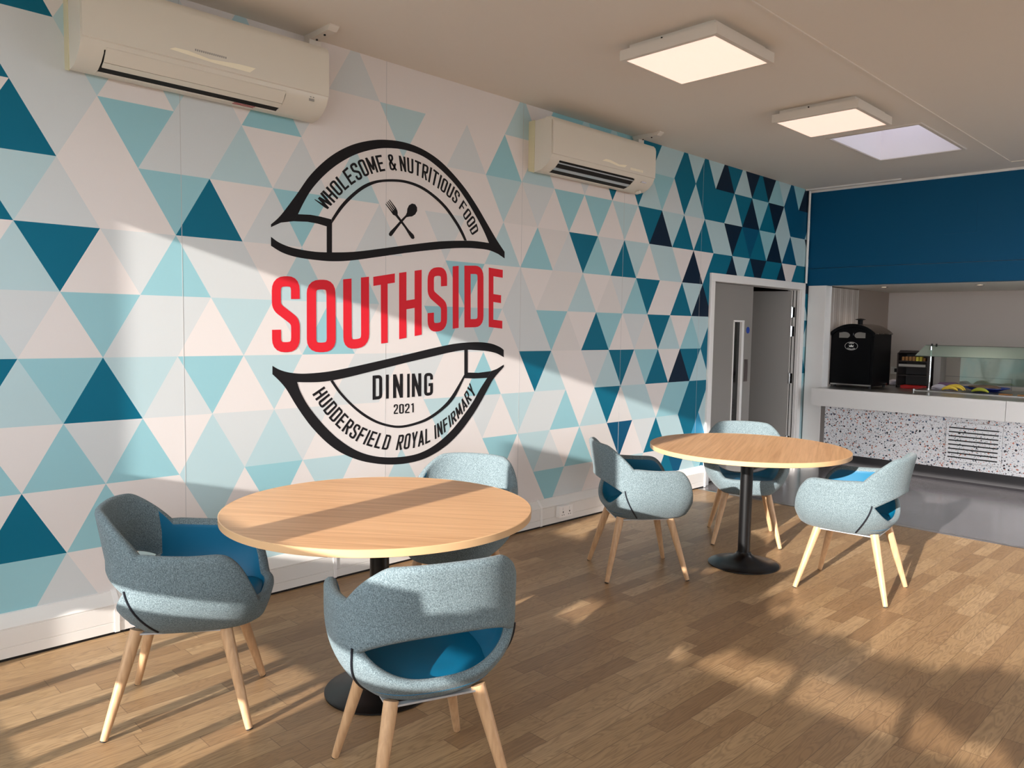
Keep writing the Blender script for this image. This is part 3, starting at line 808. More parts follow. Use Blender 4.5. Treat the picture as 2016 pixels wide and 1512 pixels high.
LX = 0.0007
lg = thing('wall_logo', (0, 0, 0), 0, 'large printed dining room logo in black and red on the triangle mural', 'logo')
up = MB()
D_ = LOGO['dome']
flat(up, catmull(D_['outer']) + D_['tipR'] + catmull(D_['inner'])[::-1] + D_['tipL'], LX)
flat(up, LOGO['rib2'], LX); flat(up, LOGO['bar1'], LX)
flat(up, catmull(LOGO['bott']['a']) + D_['tipR'][:1] + catmull(LOGO['bott']['b'])[::-1], LX)
flat(up, catmull(LOGO['arch']['a']) + catmull(LOGO['arch']['b'])[::-1], LX)
up.build('upper_outline', M['logo_black'], lg)
lo = MB(); D_ = LOGO['sm']
flat(lo, catmull(D_['outer'][1:-1]) + D_['outer'][-1:] + D_['wedge'] + catmull(D_['inner'])[::-1][1:] + D_['outer'][:1], LX)
flat(lo, catmull(LOGO['sm_up']['a']) + catmull(LOGO['sm_up']['b'])[::-1], LX)
flat(lo, LOGO['sm_w'], LX); flat(lo, LOGO['bar2'], LX)
flat(lo, catmull(LOGO['arc2']['a']) + catmull(LOGO['arc2']['b'])[::-1], LX)
lo.build('lower_outline', M['logo_black'], lg)
fk = MB(); flat(fk, LOGO['fork'], LX)
for t in LOGO['tines']: flat(fk, t, LX)
fk.build('fork_emblem', M['logo_black'], lg)
sp = MB(); flat(sp, LOGO['spoon'], LX); sp.build('spoon_emblem', M['logo_black'], lg)
for ch, q in LOGO['south']:
    t = MB(); put_glyph(t, ch, quadmap(*q), LX+0.0004)
    o = t.build('printed_letter', M['logo_red'], lg); o['label'] = 'large red capital letter'
for ch, q in LOGO['dining']:
    t = MB(); put_glyph(t, ch, quadmap(*q), LX); t.build('printed_letter', M['logo_black'], lg)
arc_text('WHOLESOME & NUTRITIOUS FOOD', LOGO['t1t'], LOGO['t1b'], LX)
arc_text('HUDDERSFIELD  ROYAL INFIRMARY', LOGO['t2t'], LOGO['t2b'], LX)

# ------------------------------------------------------------------ wall air conditioners
def make_ac(name, y0, y1, closed_vane, label):
    t = thing(name, (0, 0, 0), 0, label, 'air conditioner', 'wall air conditioners over the mural')
    D = 0.226
    body = [(0.0, 2.565), (0.055, 2.548), (0.12, 2.556), (0.165, 2.578), (0.20, 2.610), (0.218, 2.645), (0.215, 2.88), (0.185, 2.898), (0.09, 2.900), (0.0, 2.895)]
    # lower body with the outlet cut out of its curved underside
    vy0, vy1 = y0+0.095, y1-0.235
    slot = [(0.0, 2.565), (0.055, 2.548), (0.095, 2.552), (0.11, 2.60), (0.15, 2.632), (0.19, 2.632), (0.207, 2.622), (0.218, 2.645), (0.215, 2.88), (0.185, 2.898), (0.09, 2.900), (0.0, 2.895)]
    b = MB()
    b.prism(body, y0, vy0, 'y'); b.prism(body, vy1, y1, 'y'); b.prism(slot, vy0, vy1, 'y')
    b.build('body', M['ac_white'], t, smooth=True)
    MB().prism([(0, 2.56), (0.058, 2.544), (0.058, 2.90), (0, 2.90)], y0-0.003, y0+0.001, 'y').build('back_plate', M['ac_yellow'], t)
    MB().prism([(0.10, 2.556), (0.113, 2.60), (0.15, 2.628), (0.19, 2.628), (0.2, 2.615), (0.165, 2.585), (0.13, 2.566)], vy0+0.001, vy1-0.001, 'y').build('outlet', M['dark_gap'], t)
    # front panel, rounded into the top
    fp = [(0.2185, 2.652), (0.2265, 2.656), (0.2285, 2.70), (0.2285, 2.862), (0.222, 2.886), (0.205, 2.9035), (0.15, 2.908), (0.15, 2.902), (0.2185, 2.88)]
    MB().prism(fp, y0+0.004, y1-0.001, 'y').build('front_panel', M['ac_white'], t, smooth=True)
    if closed_vane:
        v = MB()
        v.prism([(0.207, 2.624), (0.213, 2.634), (0.216, 2.628), (0.195, 2.596), (0.178, 2.578), (0.174, 2.582)], vy0+0.006, vy1-0.006, 'y')
        v.build('vane', M['ac_white'], t, smooth=True)
        v = MB(); v.prism([(0.172, 2.581), (0.176, 2.576), (0.150, 2.561), (0.147, 2.566)], vy0+0.006, vy1-0.006, 'y'); v.build('vane', M['ac_white'], t)
    else:
        for (a, c) in ((0.192, 2.604), (0.157, 2.575)):
            MB().prism([(a-0.035, c-0.006), (a-0.032, c-0.010), (a+0.006, c+0.004), (a+0.003, c+0.008)], vy0+0.004, vy1-0.004, 'y').build('vane', M['silver'], t)
    return t, vy0, vy1

ac1, a0, a1 = make_ac('air_conditioner', 0.215, 1.392, True, 'nearer wall air conditioner, louvre almost closed, red sticker underneath')
# torn pale sticker, print and display on the nearer unit
s = MB(); X_ = 0.2292
s.add([(X_, 0.575, 2.688), (X_, 0.60, 2.70), (X_, 0.66, 2.701), (X_, 0.76, 2.688), (X_, 0.90, 2.700), (X_, 0.985, 2.700), (X_, 0.955, 2.674), (X_, 0.78, 2.675)], [(0, 1, 2, 3, 7), (3, 4, 5, 6, 7)])
s.build('sticker', M['pale_sticker'], ac1)
s = MB()
for i in range(16): s.box(0.2286, 0.2291, 0.69+i*0.0095, 0.696+i*0.0095, 2.709, 2.718)
s.build('print', M['grey_print'], ac1)
s = MB()
for k in range(2): s.add([(0.112-0.018*k, 0.93, 2.5515-0.0006*k), (0.112-0.018*k, 1.04, 2.5515-0.0006*k), (0.102-0.018*k, 1.04, 2.5505-0.0006*k), (0.102-0.018*k, 0.93, 2.5505-0.0006*k)], [(0, 1, 2, 3)])
s.build('warning_sticker', M['red_sticker'], ac1)
s = MB(); s.box(0.2095, 0.2105, 1.285, 1.315, 2.615, 2.628); s.box(0.214, 0.2148, 1.288, 1.296, 2.632, 2.637); s.box(0.214, 0.2148, 1.304, 1.312, 2.632, 2.637)
s.build('display', M['grey_print'], ac1)
ac2, b0, b1 = make_ac('air_conditioner', 3.125, 4.325, False, 'further wall air conditioner, outlet open with two thin vanes')
s = MB(); s.add([(X_, 3.66, 2.688), (X_, 3.70, 2.705), (X_, 3.755, 2.706), (X_, 3.86, 2.690), (X_, 3.955, 2.700), (X_, 3.93, 2.680), (X_, 3.85, 2.676), (X_, 3.74, 2.688)], [(0, 1, 2, 7), (2, 3, 6, 7), (3, 4, 5, 6)])
s.build('sticker', M['pale_sticker'], ac2)
s = MB()
for i in range(9): s.box(0.2286, 0.2291, 4.0+i*0.018, 4.012+i*0.018, 2.672, 2.690)
s.build('print', M['pale_sticker'], ac2)
s = MB(); s.box(0.185, 0.212, 4.17, 4.23, 2.604, 2.612); s.build('display', M['chrome'], ac2)
MB().bar((0.10, 4.25, 2.545), (0.14, 4.25, 2.551), 0.012).build('drain_nub', M['ac_white'], ac2)
for y, lab in ((1.405, 'white pipe cover on the ceiling beside the nearer air conditioner'), (4.345, 'white pipe cover on the ceiling beside the further air conditioner')):
    t = thing('pipe_cover', (0, y, CEIL_Z), 0, lab, 'pipe cover', 'pipe covers above the air conditioners')
    c = MB(); c.prism([(0.0, -0.012), (0.015, -0.032), (0.235, -0.026), (0.262, -0.006), (0.262, 0.0), (0.0, 0.0)], -0.028, 0.028, 'y'); c.build('cover', M['lamp_frame'], t)
    c = MB(); c.box(0.0, 0.07, -0.036, 0.036, -0.112, -0.03); c.build('elbow', M['lamp_frame'], t, bevel=0.004)
    MB().bar((0.17, -0.004, -0.034), (0.17, -0.004, -0.026), 0.006, n=8).build('screw', M['dark_gap'], t); MB().bar((0.085, 0.0, -0.037), (0.085, 0.0, -0.029), 0.006, n=8).build('screw', M['dark_gap'], t)

# ------------------------------------------------------------------ ceiling light panels
def make_light(cx, cy, label):
    t = thing('ceiling_light', (cx, cy, CEIL_Z), 0, label, 'light', 'square ceiling light panels')
    MB().box(-0.262, 0.262, -0.262, 0.262, -0.026, 0.0).build('mounting_box', M['lamp_frame'], t)
    f = MB(); h = 0.298; i_ = 0.272
    for (a, b, c, d) in ((-h, -i_, -h, h), (i_, h, -h, h), (-i_, i_, -h, -i_), (-i_, i_, i_, h)): f.box(a, b, c, d, -0.085, -0.03)
    f.box(-i_, i_, -i_, i_, -0.034, -0.03)
    f.build('frame', M['lamp_frame'], t)
    MB().box(-i_, i_, -i_, i_, -0.083, -0.078).build('diffuser', M['diffuser'], t)
    c = MB(); c.bar((-0.05, -0.262, -0.014), (-0.05, -0.268, -0.014), 0.005, n=8); c.build('screw', M['dark_gap'], t)
    return t
make_light(1.462, 2.93, 'lit square ceiling light panel nearer the camera')
make_light(1.468, 4.665, 'lit square ceiling light panel beside the rooflight')

# double socket on the trunking
t = thing('socket_outlet', (0.052, 3.502, 0.098), 0, 'white double power socket on the wall trunking', 'socket')
MB().box(0.0, 0.034, -0.073, 0.073, -0.043, 0.043).build('back_box', M['gloss_white'], t, bevel=0.003)
MB().box(0.034, 0.041, -0.074, 0.074, -0.044, 0.044).build('face_plate', M['gloss_white'], t, bevel=0.003)
for sy in (-0.036, 0.036):
    MB().box(0.041, 0.0425, sy-0.004, sy+0.004, -0.008, 0.004).build('pin_hole', M['dark_gap'], t)
    MB().box(0.041, 0.0425, sy-0.014, sy-0.007, -0.026, -0.021).build('pin_hole', M['dark_gap'], t)
    MB().box(0.041, 0.0425, sy+0.007, sy+0.014, -0.026, -0.021).build('pin_hole', M['dark_gap'], t)
    MB().box(0.041, 0.046, sy-0.006+(-0.02 if sy < 0 else 0.02)*0, sy+0.006, 0.014, 0.032).build('rocker_switch', M['gloss_white'], t)

# ------------------------------------------------------------------ tables
def make_table(name, cx, cy, z, r, label, rot=0):
    t = thing(name, (cx, cy, 0), rot, label, 'table', 'round pedestal tables')
    top = MB(); top.lathe([(0.02, z-0.0275), (r-0.003, z-0.0275), (r-0.001, z-0.024), (r-0.001, z-0.003), (r-0.003, z)], n=128)
    tp = top.build('tabletop', [M['table_wood']], t, smooth=True)
    e = MB(); e.lathe([(r-0.004, z-0.0283), (r, z-0.0265), (r+0.0008, z-0.0015), (r-0.0022, z+0.0002), (r-0.004, z-0.001)], n=128)
    # ring only: drop the caps
    e.f = [f for f in e.f if len(f) == 4]; e.mi = [0]*len(e.f)
    e.build('edge_band', M['table_edge'], tp, smooth=True)
    MB().bar((0, 0, 0.05), (0, 0, z-0.045), 0.038, n=40).build('column', M['black_metal'], t, smooth=True)
    p = MB(); p.lathe([(0.05, z-0.06), (0.052, z-0.046), (0.14, z-0.036), (0.15, z-0.0275)], n=40); p.build('mounting_plate', M['black_metal'], t, smooth=True)
    b = MB(); b.lathe([(0.208, 0.0), (0.216, 0.003), (0.216, 0.009), (0.205, 0.015), (0.16, 0.024), (0.11, 0.038), (0.07, 0.055), (0.048, 0.072), (0.042, 0.085)], n=72)
    b.build('base', M['black_metal'], t, smooth=True)
    return t
make_table('dining_table', 1.345, 0.935, 0.752, 0.602, 'round oak-topped pedestal table in the left foreground, crossed by a shadow band')
make_table('dining_table', 1.500, 3.590, 0.752, 0.600, 'round oak-topped pedestal table further back near the double doors', 1.3)

# ------------------------------------------------------------------ tub chairs
def sst(a, b, x):
    t = max(0.0, min(1.0, (x-a)/(b-a))); return t*t*(3-2*t)
ZB = 0.372
PH_S = math.radians(58)
def top_h(ph):
    d = abs(math.degrees(ph))
    h = 0.787 - 0.010*(min(d, 45)/45.0)**2
    h += (0.650-0.777)*min(1.0, (d-31)/39.0)**1.8 if d > 31 else 0
    h += -0.010*sst(74, 100, d)
    h += -(0.640-0.446)*sst(106, 153, d)**1.7
    return h
def surf(ph, z):
    c, s = math.cos(ph), math.sin(ph)
    pw = 0.80 if c > 0 else 0.80-0.14*sst(0, 0.5, -c)
    C = math.copysign(abs(c)**pw, c); S = math.copysign(abs(s)**pw, s)
    tau = min(1.0, max(0.0, (z-ZB)/(0.60-ZB)))
    k = 0.68 + 0.32*(1-(1-tau)**2.9)
    a = 0.292; bb = 0.268 if c > 0 else 0.268+0.050*sst(0, 0.8, -c)
    kx = k if c > 0 else k + (1-k)*0.62*sst(0.0, 0.5, -c)
    x = -bb*kx*C; y = a*k*S
    if z > 0.62:
        f = (z-0.62)
        x -= f*0.20*max(0.0, c)
        y *= 1 - 0.30*f*abs(S) * sst(0.62, 0.8, z) * 0.8
    return Vector((x, y, z))
def hole(ph):
    d = abs(ph)/PH_S
    if d >= 1: return 0.535, 0.535
    lo = 0.412 + (0.535-0.412)*d**2.3
    hi = 0.597 - (0.597-0.535)*d**2.2
    return lo, max(hi, lo)
TH = 0.030
def onrm(ph, z):
    e = 1e-3
    du = surf(ph+e, z)-surf(ph-e, z); dv = surf(ph, z+e)-surf(ph, z-e)
    n = du.cross(dv)
    n.normalize()
    p = surf(ph, z)
    if n.dot(Vector((p.x, p.y, 0))) < 0: n = -n
    return n

def strip(mb, phs, zlo, zhi, nv, rim_top, rim_bot, k_out=0, k_in=1):
    """a curved band between two heights, with inner and outer skin and rounded rims"""
    cols = []
    for ph in phs:
        a, b = zlo(ph), zhi(ph); O, I = [], []
        for j in range(nv+1):
            z = a+(b-a)*j/nv
            p = surf(ph, z); n = onrm(ph, z)
            th = TH + 0.013*sst(50, 75, abs(math.degrees(ph)))*(1-0.5*sst(140, 170, abs(math.degrees(ph))))
            O.append(p); I.append(p-n*th)
        def rim(pO, pI, up):
            m = (pO+pI)/2; d = (pI-pO); r = d.length/2; d.normalize()
            out = []
            for q in range(1, 5):
                t = math.pi*q/5
                out.append(m - d*math.cos(t)*r + up*math.sin(t)*r)
            return out
        ring = list(O); mi = [k_out]*nv
        if rim_top:
            upv = (O[-1]-O[-2]).normalized() if (O[-1]-O[-2]).length > 1e-5 else Vector((0, 0, 1))
            ring += rim(O[-1], I[-1], upv); mi += [k_out]*5
        else: mi += [-1]
        ring += I[::-1]; mi += [k_in]*nv
        if rim_bot:
            dn = (O[0]-O[1]).normalized() if (O[0]-O[1]).length > 1e-5 else Vector((0, 0, -1))
            ring += rim(I[0], O[0], dn); mi += [k_out]*5
        else: mi += [-1]
        cols.append((ring, mi))
    n = len(cols[0][0]); vs = []
    for r, _ in cols: vs += r
    for i in range(len(cols)-1):
        for j in range(n):
            k = cols[i][1][j]
            if k < 0: continue
            mb.add([], [], 0)
            a = i*n+j; b = i*n+(j+1) % n; c = (i+1)*n+(j+1) % n; d = (i+1)*n+j
            mb_f.append((a, b, c, d)); mb_m.append(k)
    return vs

def make_chair():
    global mb_f, mb_m
    t = thing('tub_chair', (0, 0, 0))
    def band(name, a0, a1, zlo, zhi, nphi, nv, rt, rb, kin, parent=t):
        global mb_f, mb_m
        mb_f, mb_m = [], []
        phs = [a0+(a1-a0)*i/nphi for i in range(nphi+1)]
        vs = strip(MB(), phs, zlo, zhi, nv, rt, rb, 0, kin)
        me = bpy.data.meshes.new(name)
        me.from_pydata([tuple(v) for v in vs], [], mb_f)
        for p, k in zip(me.polygons, mb_m): p.material_index = k
        bm = bmesh.new(); bm.from_mesh(me)
        bmesh.ops.remove_doubles(bm, verts=bm.verts, dist=0.0002)
        bmesh.ops.recalc_face_normals(bm, faces=bm.faces)
        bm.to_mesh(me); bm.free()
        return link_mesh(name, me, [M['fabric'], M['blue_vinyl']], parent, True)
    back = band('backrest', -PH_S, PH_S, lambda p: hole(p)[1], top_h, 58, 12, True, True, 0)
    rim = band('seat_shell', -PH_S, PH_S, lambda p: ZB, lambda p: hole(p)[0], 58, 8, True, False, 1)
    a1 = band('armrest', PH_S, math.pi, lambda p: ZB, top_h, 61, 18, True, False, 1)
    a2 = band('armrest', -math.pi, -PH_S, lambda p: ZB, top_h, 61, 18, True, False, 1)
    # underside of the bowl
    u = MB(); N = 72; vs = []
    for s, z in ((1.0, ZB), (0.93, ZB-0.012), (0.8, ZB-0.018), (0.02, ZB-0.02)):
        for i in range(N):
            p = surf(2*math.pi*i/N, ZB); vs.append((p.x*s, p.y*s, z))
    fs = [(j*N+i, j*N+(i+1) % N, (j+1)*N+(i+1) % N, (j+1)*N+i) for j in range(3) for i in range(N)]
    u.add(vs, fs + [tuple(range(3*N, 4*N))]); u.build('underside', M['fabric'], t, smooth=True)
    # seat pad filling the bowl
    s_ = MB(); vs = []; zr = 0.414
    prof = ((1.0, 0.404), (0.985, 0.418), (0.95, 0.427), (0.86, 0.432), (0.6, 0.430), (0.02, 0.426))
    for s, z in prof:
        for i in range(N):
            ph = 2*math.pi*i/N; p = surf(ph, zr) - onrm(ph, zr)*(TH*0.8)
            vs.append((p.x*s, p.y*s, z + 0.075*p.x*s))
    m_ = len(prof)
    fs = [(j*N+i, j*N+(i+1) % N, (j+1)*N+(i+1) % N, (j+1)*N+i) for j in range(m_-1) for i in range(N)]
    s_.add(vs, fs + [tuple(range((m_-1)*N, m_*N))]); s_.build('seat', M['blue_vinyl'], t, smooth=True)
    # dark zip from each corner of the opening down to the underside
    for sg in (-1, 1):
        pts = []
        for i in range(13):
            z = 0.545 - (0.545-ZB)*i/12
            ph = sg*(PH_S + math.radians(0.5 + 15*(i/12)**1.4))
            pts.append(surf(ph, z) + onrm(ph, z)*0.0012)
        MB().tube(pts, 0.0042, n=8).build('zip', M['zip'], t, smooth=True)
    # legs
    for (sx, sy) in ((1, 1), (1, -1), (-1, 1), (-1, -1)):
        foot = Vector((sx*(0.243 if sx > 0 else 0.245), sy*0.222, 0.0)); topp = Vector((sx*0.150, sy*0.138, ZB-0.008))
        d = (topp-foot)
        L = MB(); L.tube([foot+d*0.012, foot+d*0.05, foot+d*0.5, foot+d*0.9, topp], [0.0125, 0.0135, 0.0185, 0.0225, 0.023], n=20)
        lg_ = L.build('leg', M['leg_wood'], t, smooth=True)
        MB().tube([foot, foot+d*0.014], [0.0115, 0.0125], n=16).build('glide', M['rubber'], lg_)
    # light metal cradle between the legs
    c = MB(); z0 = ZB-0.020
    cs = [(0.158, 0.146), (0.158, -0.146), (-0.158, -0.146), (-0.158, 0.146)]
    for i in range(4):
        a, b = Vector((*cs[i], z0)), Vector((*cs[(i+1) % 4], z0))
        m_ = (a+b)/2
        w = 0.010; dn = (b-a).normalized(); pn_ = Vector((-dn.y, dn.x, 0))*w
        vs = []
        for p in (a, m_, b):
            for q in (pn_, -pn_):
                vs.append(p+q+Vector((0, 0, 0.003))); vs.append(p+q-Vector((0, 0, 0.003)))
        fs = []
        for k in (0, 4):
            fs += [(k, k+2, k+6, k+4), (k+1, k+5, k+7, k+3), (k, k+4, k+5, k+1), (k+2, k+3, k+7, k+6)]
        c.add(vs, fs)
    c.build('seat_frame', M['silver'], t)
    return t

CH_GROUP = 'grey-teal tub chairs with blue vinyl seats'
# x, y, facing (degrees from +x), label
CHAIRS = [
 (0.965, 0.330, 57, 'tub chair at the far left, seen from its side in front of the mural'),
 (1.955, 0.665, 160, 'tub chair in the foreground with its back to the camera'),
 (1.000, 1.640, -60, 'tub chair behind the foreground table, its backrest against the mural'),
 (1.114, 2.990, 53, 'tub chair to the left of the further table, beside the wall socket'),
 (1.180, 4.165, -56, 'tub chair behind the further table in front of the double doors'),
 (2.137, 3.661, 186, 'tub chair to the right of the further table, seen from the side'),
]
proto = make_chair()
for i, (x, y, a, lab) in enumerate(CHAIRS):
    c = proto if i == 0 else copy_tree(proto)
    c.location = (x, y, 0); c.rotation_euler = (0, 0, math.radians(a))
    tag(c, lab, 'chair', CH_GROUP)

# ------------------------------------------------------------------ servery counter
ct = thing('serving_counter', (0, 0, 0), 0, 'white servery counter with a terrazzo-patterned front under the teal bulkhead', 'counter')
f = MB(); f.prism([(7.40, 0.672), (7.40, 0.835), (7.405, 0.858), (7.43, 0.862), (7.43, 0.672)], 0.185, 2.02, 'x')
f.build('fascia', M['gloss_white'], ct)
f = MB(); f.prism([(7.40, 0.672), (7.40, 0.835), (7.405, 0.858), (7.43, 0.862), (7.43, 0.672)], 2.024, 6.45, 'x')
f.build('fascia', M['gloss_white'], ct)
MB().box(0.215, 6.45, 7.43, 7.60, 0.672, 0.70).build('soffit_board', M['gloss_white'], ct)
MB().box(0.258, 6.45, 7.615, 7.64, 0.145, 0.68).build('front_panel', M['terrazzo'], ct)
MB().box(0.214, 0.258, 7.602, 7.64, 0.145, 0.68).build('edge_strip', M['grey_strip'], ct)
MB().prism([(7.56, 0.0), (7.57, 0.012), (7.61, 0.03), (7.617, 0.06), (7.617, 0.145), (7.66, 0.145), (7.66, 0.0)], 0.214, 6.45, 'x').build('plinth', M['plinth'], ct)
MB().box(0.21, 6.45, 7.43, 8.95, 0.845, 0.862).build('worktop', M['steel'], ct)
MB().box(0.21, 6.45, 7.66, 8.9, 0.10, 0.845).build('carcass', M['kitchen_wall'], ct)
_h = MB().box(1.03, 6.4, 7.95, 8.75, 0.862, 0.876).build('hot_plate', M['steel'], bevel=0.002)
tag(_h, 'raised steel hot plate set on the servery worktop under the glass guard', 'hot plate')
# vent grille: terrazzo-faced panel with eight slots
g = MB(); g.box(1.478, 1.966, 7.608, 7.615, 0.215, 0.606)
gp = g.build('vent_panel', M['terrazzo'], ct)
g = MB()
for i in range(8): g.box(1.502, 1.932, 7.6065, 7.6085, 0.254+i*0.0415, 0.266+i*0.0415)
g.build('vent_slot', M['grille_dark'], gp)
g = MB()
for a, b, d, e in ((1.476, 1.968, 0.6055, 0.608), (1.476, 1.968, 0.213, 0.2155), (1.476, 1.4785, 0.213, 0.608), (1.9655, 1.968, 0.213, 0.608)): g.box(a, b, 7.6072, 7.6095, d, e)
g.build('panel_gap', M['grey_strip'], gp)

# potato oven: arched black cabinet with a chimney
ov = thing('potato_oven', (0.442, 7.80, 0.862), 0, 'black arched counter-top oven with chimney and two small round-cornered windows', 'oven')
OW, OD, OH, OA = 0.232, 0.50, 0.632, 0.10
def arch(w, h, rise, n=20, base=0.0):
    R = (w*w + rise*rise)/(2*rise); cz = h+rise-R; a0 = math.asin(w/R)
    return [(-w, base), (w, base)] + [(R*math.sin(a0-2*a0*i/n), cz+R*math.cos(a0-2*a0*i/n)) for i in range(n+1)]
b = MB(); b.prism([(x, z) for x, z in arch(OW, OH-0.03, 0.085, base=0.025)], 0.0, OD, 'y'); b.build('cabinet', M['oven_black'], ov)
r0 = arch(OW+0.012, OH-0.032, OA); 
r = MB(); pts = r0[2:]
inner = [(x*0.96, z-0.012) for x, z in pts]
r.prism(pts + inner[::-1], -0.012, OD+0.012, 'y'); r.build('roof', M['copper'], ov, smooth=True)
r = MB(); r.prism([(x*1.0, z+0.001) for x, z in pts] + [(x*0.93, z-0.03) for x, z in pts][::-1], -0.018, 0.0, 'y'); r.build('roof_trim', M['oven_black'], ov)
for yy in (0.06, 0.22, 0.38, 0.49):
    MB().bar((OW+0.012, yy, OH-0.038), (OW+0.017, yy, OH-0.038), 0.006, n=10).build('rivet', M['chrome'], ov)
c = MB(); c.lathe([(0.026, 0.0), (0.026, 0.062)], (0.03, 0.12, OH+OA-0.045), n=24); c.lathe([(0.03, 0.0), (0.058, 0.006), (0.030, 0.016), (0.01, 0.02)], (0.03, 0.12, OH+OA+0.010), n=24)
c.build('chimney', M['oven_black'], ov, smooth=True)
d = MB(); d.prism([(x, z) for x, z in arch(OW-0.03, OH-0.05, 0.07, base=0.05)], -0.008, 0.0, 'y'); dr_ = d.build('oven_door', M['oven_black'], ov)
def lens(cx, cz, rx, rz, yy, sgn):
    mb = MB(); ps = []
    for i in range(28):
        t = 2*math.pi*i/28; x = rx*math.cos(t); z = rz*math.sin(t)
        if x*sgn > 0.55*rx: x = sgn*rx*1.0 if abs(z) < rz*0.99 else x
        ps.append((cx+x, cz+max(z, -rz*0.78)))
    mb.prism(ps, yy-0.003, yy, 'y'); return mb
wm = mat('oven_window', (128, 124, 118), 0.2)
lens(-0.083, 0.575, 0.058, 0.036, -0.008, -1).build('oven_window', wm, dr_)
lens(0.083, 0.575, 0.058, 0.036, -0.008, 1).build('oven_window', wm, dr_)
MB().box(0.012, 0.016, -0.014, -0.008, 0.575, 0.60).build('latch', M['chrome'], dr_)
MB().box(-OW+0.012, OW-0.012, -0.006, 0.0, 0.027, 0.042).build('trim_strip', M['steel'], ov)
for x in (-0.19, 0.19):
    for y in (0.05, 0.45): MB().bar((x, y, 0), (x, y, 0.026), 0.014, n=12).build('foot', M['rubber'], ov)
MB().bar((OW, 0.34, 0.045), (OW+0.03, 0.34, 0.045), 0.016, n=16).build('control_knob', M['chrome'], ov)
# oval badge: ring, crown and lettering
bd = MB(); n = 40; cx, cz, ra, rb = -0.005, 0.458, 0.070, 0.046
vs = []
for k in (1.0, 0.955):
    for i in range(n):
        t = 2*math.pi*i/n; vs.append((cx+ra*k*math.cos(t), -0.0095, cz+rb*k*math.sin(t)))
bd.add(vs, [(i, (i+1) % n, n+(i+1) % n, n+i) for i in range(n)])
cw = [(-.022, -.010), (.022, -.010), (.026, .012), (.012, .002), (0, .018), (-.012, .002), (-.026, .012)]
bd.add([(cx+x, -0.0095, cz+z) for x, z in cw], [(0, 1, 3), (1, 2, 3), (0, 3, 4), (0, 4, 5), (0, 5, 6)])
def badge_text(txt, r1, r0_, a0, a1, flip):
    n_ = len(txt)
    for i, ch in enumerate(txt):
        t0 = a0+(a1-a0)*(i+0.12)/n_; t1 = a0+(a1-a0)*(i+0.88)/n_
        def fn(u, v):
            a = t0+(t1-t0)*u; rr = (r0_+(r1-r0_)*v) if not flip else (r1+(r0_-r1)*v)
            return (cx+ra*rr*math.cos(a), cz+rb*rr*math.sin(a))
        put_glyph(bd, ch, fn, 0, to3d=lambda p: (p[0], -0.0095, p[1]))
badge_text('KING', 0.90, 0.58, math.radians(122), math.radians(58), False)
badge_text('EDWARD', 0.90, 0.62, math.radians(222), math.radians(318), True)
bd.build('badge', mat('badge_white', (215, 215, 210), 0.5), ov)

# bread cabinet behind the counter
bc = thing('display_cabinet', (0.86, 8.45, 0.862), 0, 'dark brown display cabinet of packets between the oven and the glass guard', 'cabinet')
b = MB(); CW, CD, CHh = 0.165, 0.28, 0.385
b.box(-CW, -CW+0.014, 0, CD, 0, CHh); b.box(CW-0.014, CW, 0, CD, 0, CHh); b.box(-CW, CW, CD-0.01, CD, 0, CHh); b.box(-CW, CW, 0, CD, 0, 0.02)
b.prism([(-CW, CHh), (CW, CHh), (CW, CHh+0.01), (CW-0.02, CHh+0.03), (-CW+0.03, CHh+0.03), (-CW, CHh-0.01)], 0, CD, 'y')
b.build('cabinet_body', M['cabinet_brown'], bc)
for z in (0.13, 0.225, 0.29): MB().box(-CW+0.014, CW-0.014, 0.0, CD-0.01, z, z+0.008).build('shelf', M['cabinet_brown'], bc)
MB().box(-CW+0.02, CW-0.03, -0.004, 0.0, 0.235, 0.262).build('shelf_edge', M['grey_print'], bc)
random.seed(5)
for i in range(7):
    x = 0.86-0.125 + i*0.037; h = 0.035+0.016*random.random()
    o = MB().box(x, x+0.027, 8.48, 8.53, 0.862+0.299, 0.862+0.299+h).build('sauce_packet', M['yellow_pack'] if i in (4, 5) else M['bread'], bevel=0.003)
    tag(o, 'small yellow packet in the dark display cabinet' if i in (4, 5) else 'small brown packet in the dark display cabinet', 'packet', 'yellow packets in the display cabinet' if i in (4, 5) else 'brown packets in the display cabinet')
o = MB().box(0.80, 1.03, 8.27, 8.42, 0.862, 0.895).build('serving_tray', M['red_plastic'], bevel=0.008); tag(o, 'red plastic tray in front of the dark display cabinet', 'tray')
o = MB().box(1.045, 1.115, 8.56, 8.76, 0.878, 1.23).build('menu_stand', M['grey_strip'], bevel=0.003); tag(o, 'upright grey metal panel beside the dark display cabinet', 'panel')

# sneeze guard
sgd = thing('sneeze_guard', (0, 0, 0), 0, 'glass sneeze guard on a steel post above the servery counter', 'glass guard')
MB().bar((1.118, 8.20, 0.876), (1.118, 8.20, 1.335), 0.0115, n=20).build('post', M['chrome'], sgd, smooth=True)
MB().bar((1.118, 8.20, 0.876), (1.118, 8.20, 0.884), 0.03, n=24).build('post_flange', M['chrome'], sgd)
MB().bar((4.2, 8.20, 0.876), (4.2, 8.20, 1.335), 0.0115, n=20).build('post', M['chrome'], sgd, smooth=True)
g = MB(); g.prism([(8.02, 1.236), (8.026, 1.230), (8.346, 1.338), (8.342, 1.346)], 1.02, 4.4, 'x'); g.build('glass_canopy', M['glass_green_sheen'], sgd)
g = MB(); g.box(1.02, 4.4, 8.336, 8.348, 1.336, 1.347); g.build('glass_edge', M['black_metal'], sgd)
for x in (1.095, 1.14): MB().bar((x, 8.30, 1.33), (x, 8.30, 1.362), 0.009, n=12).build('glass_clamp', M['black_metal'], sgd)
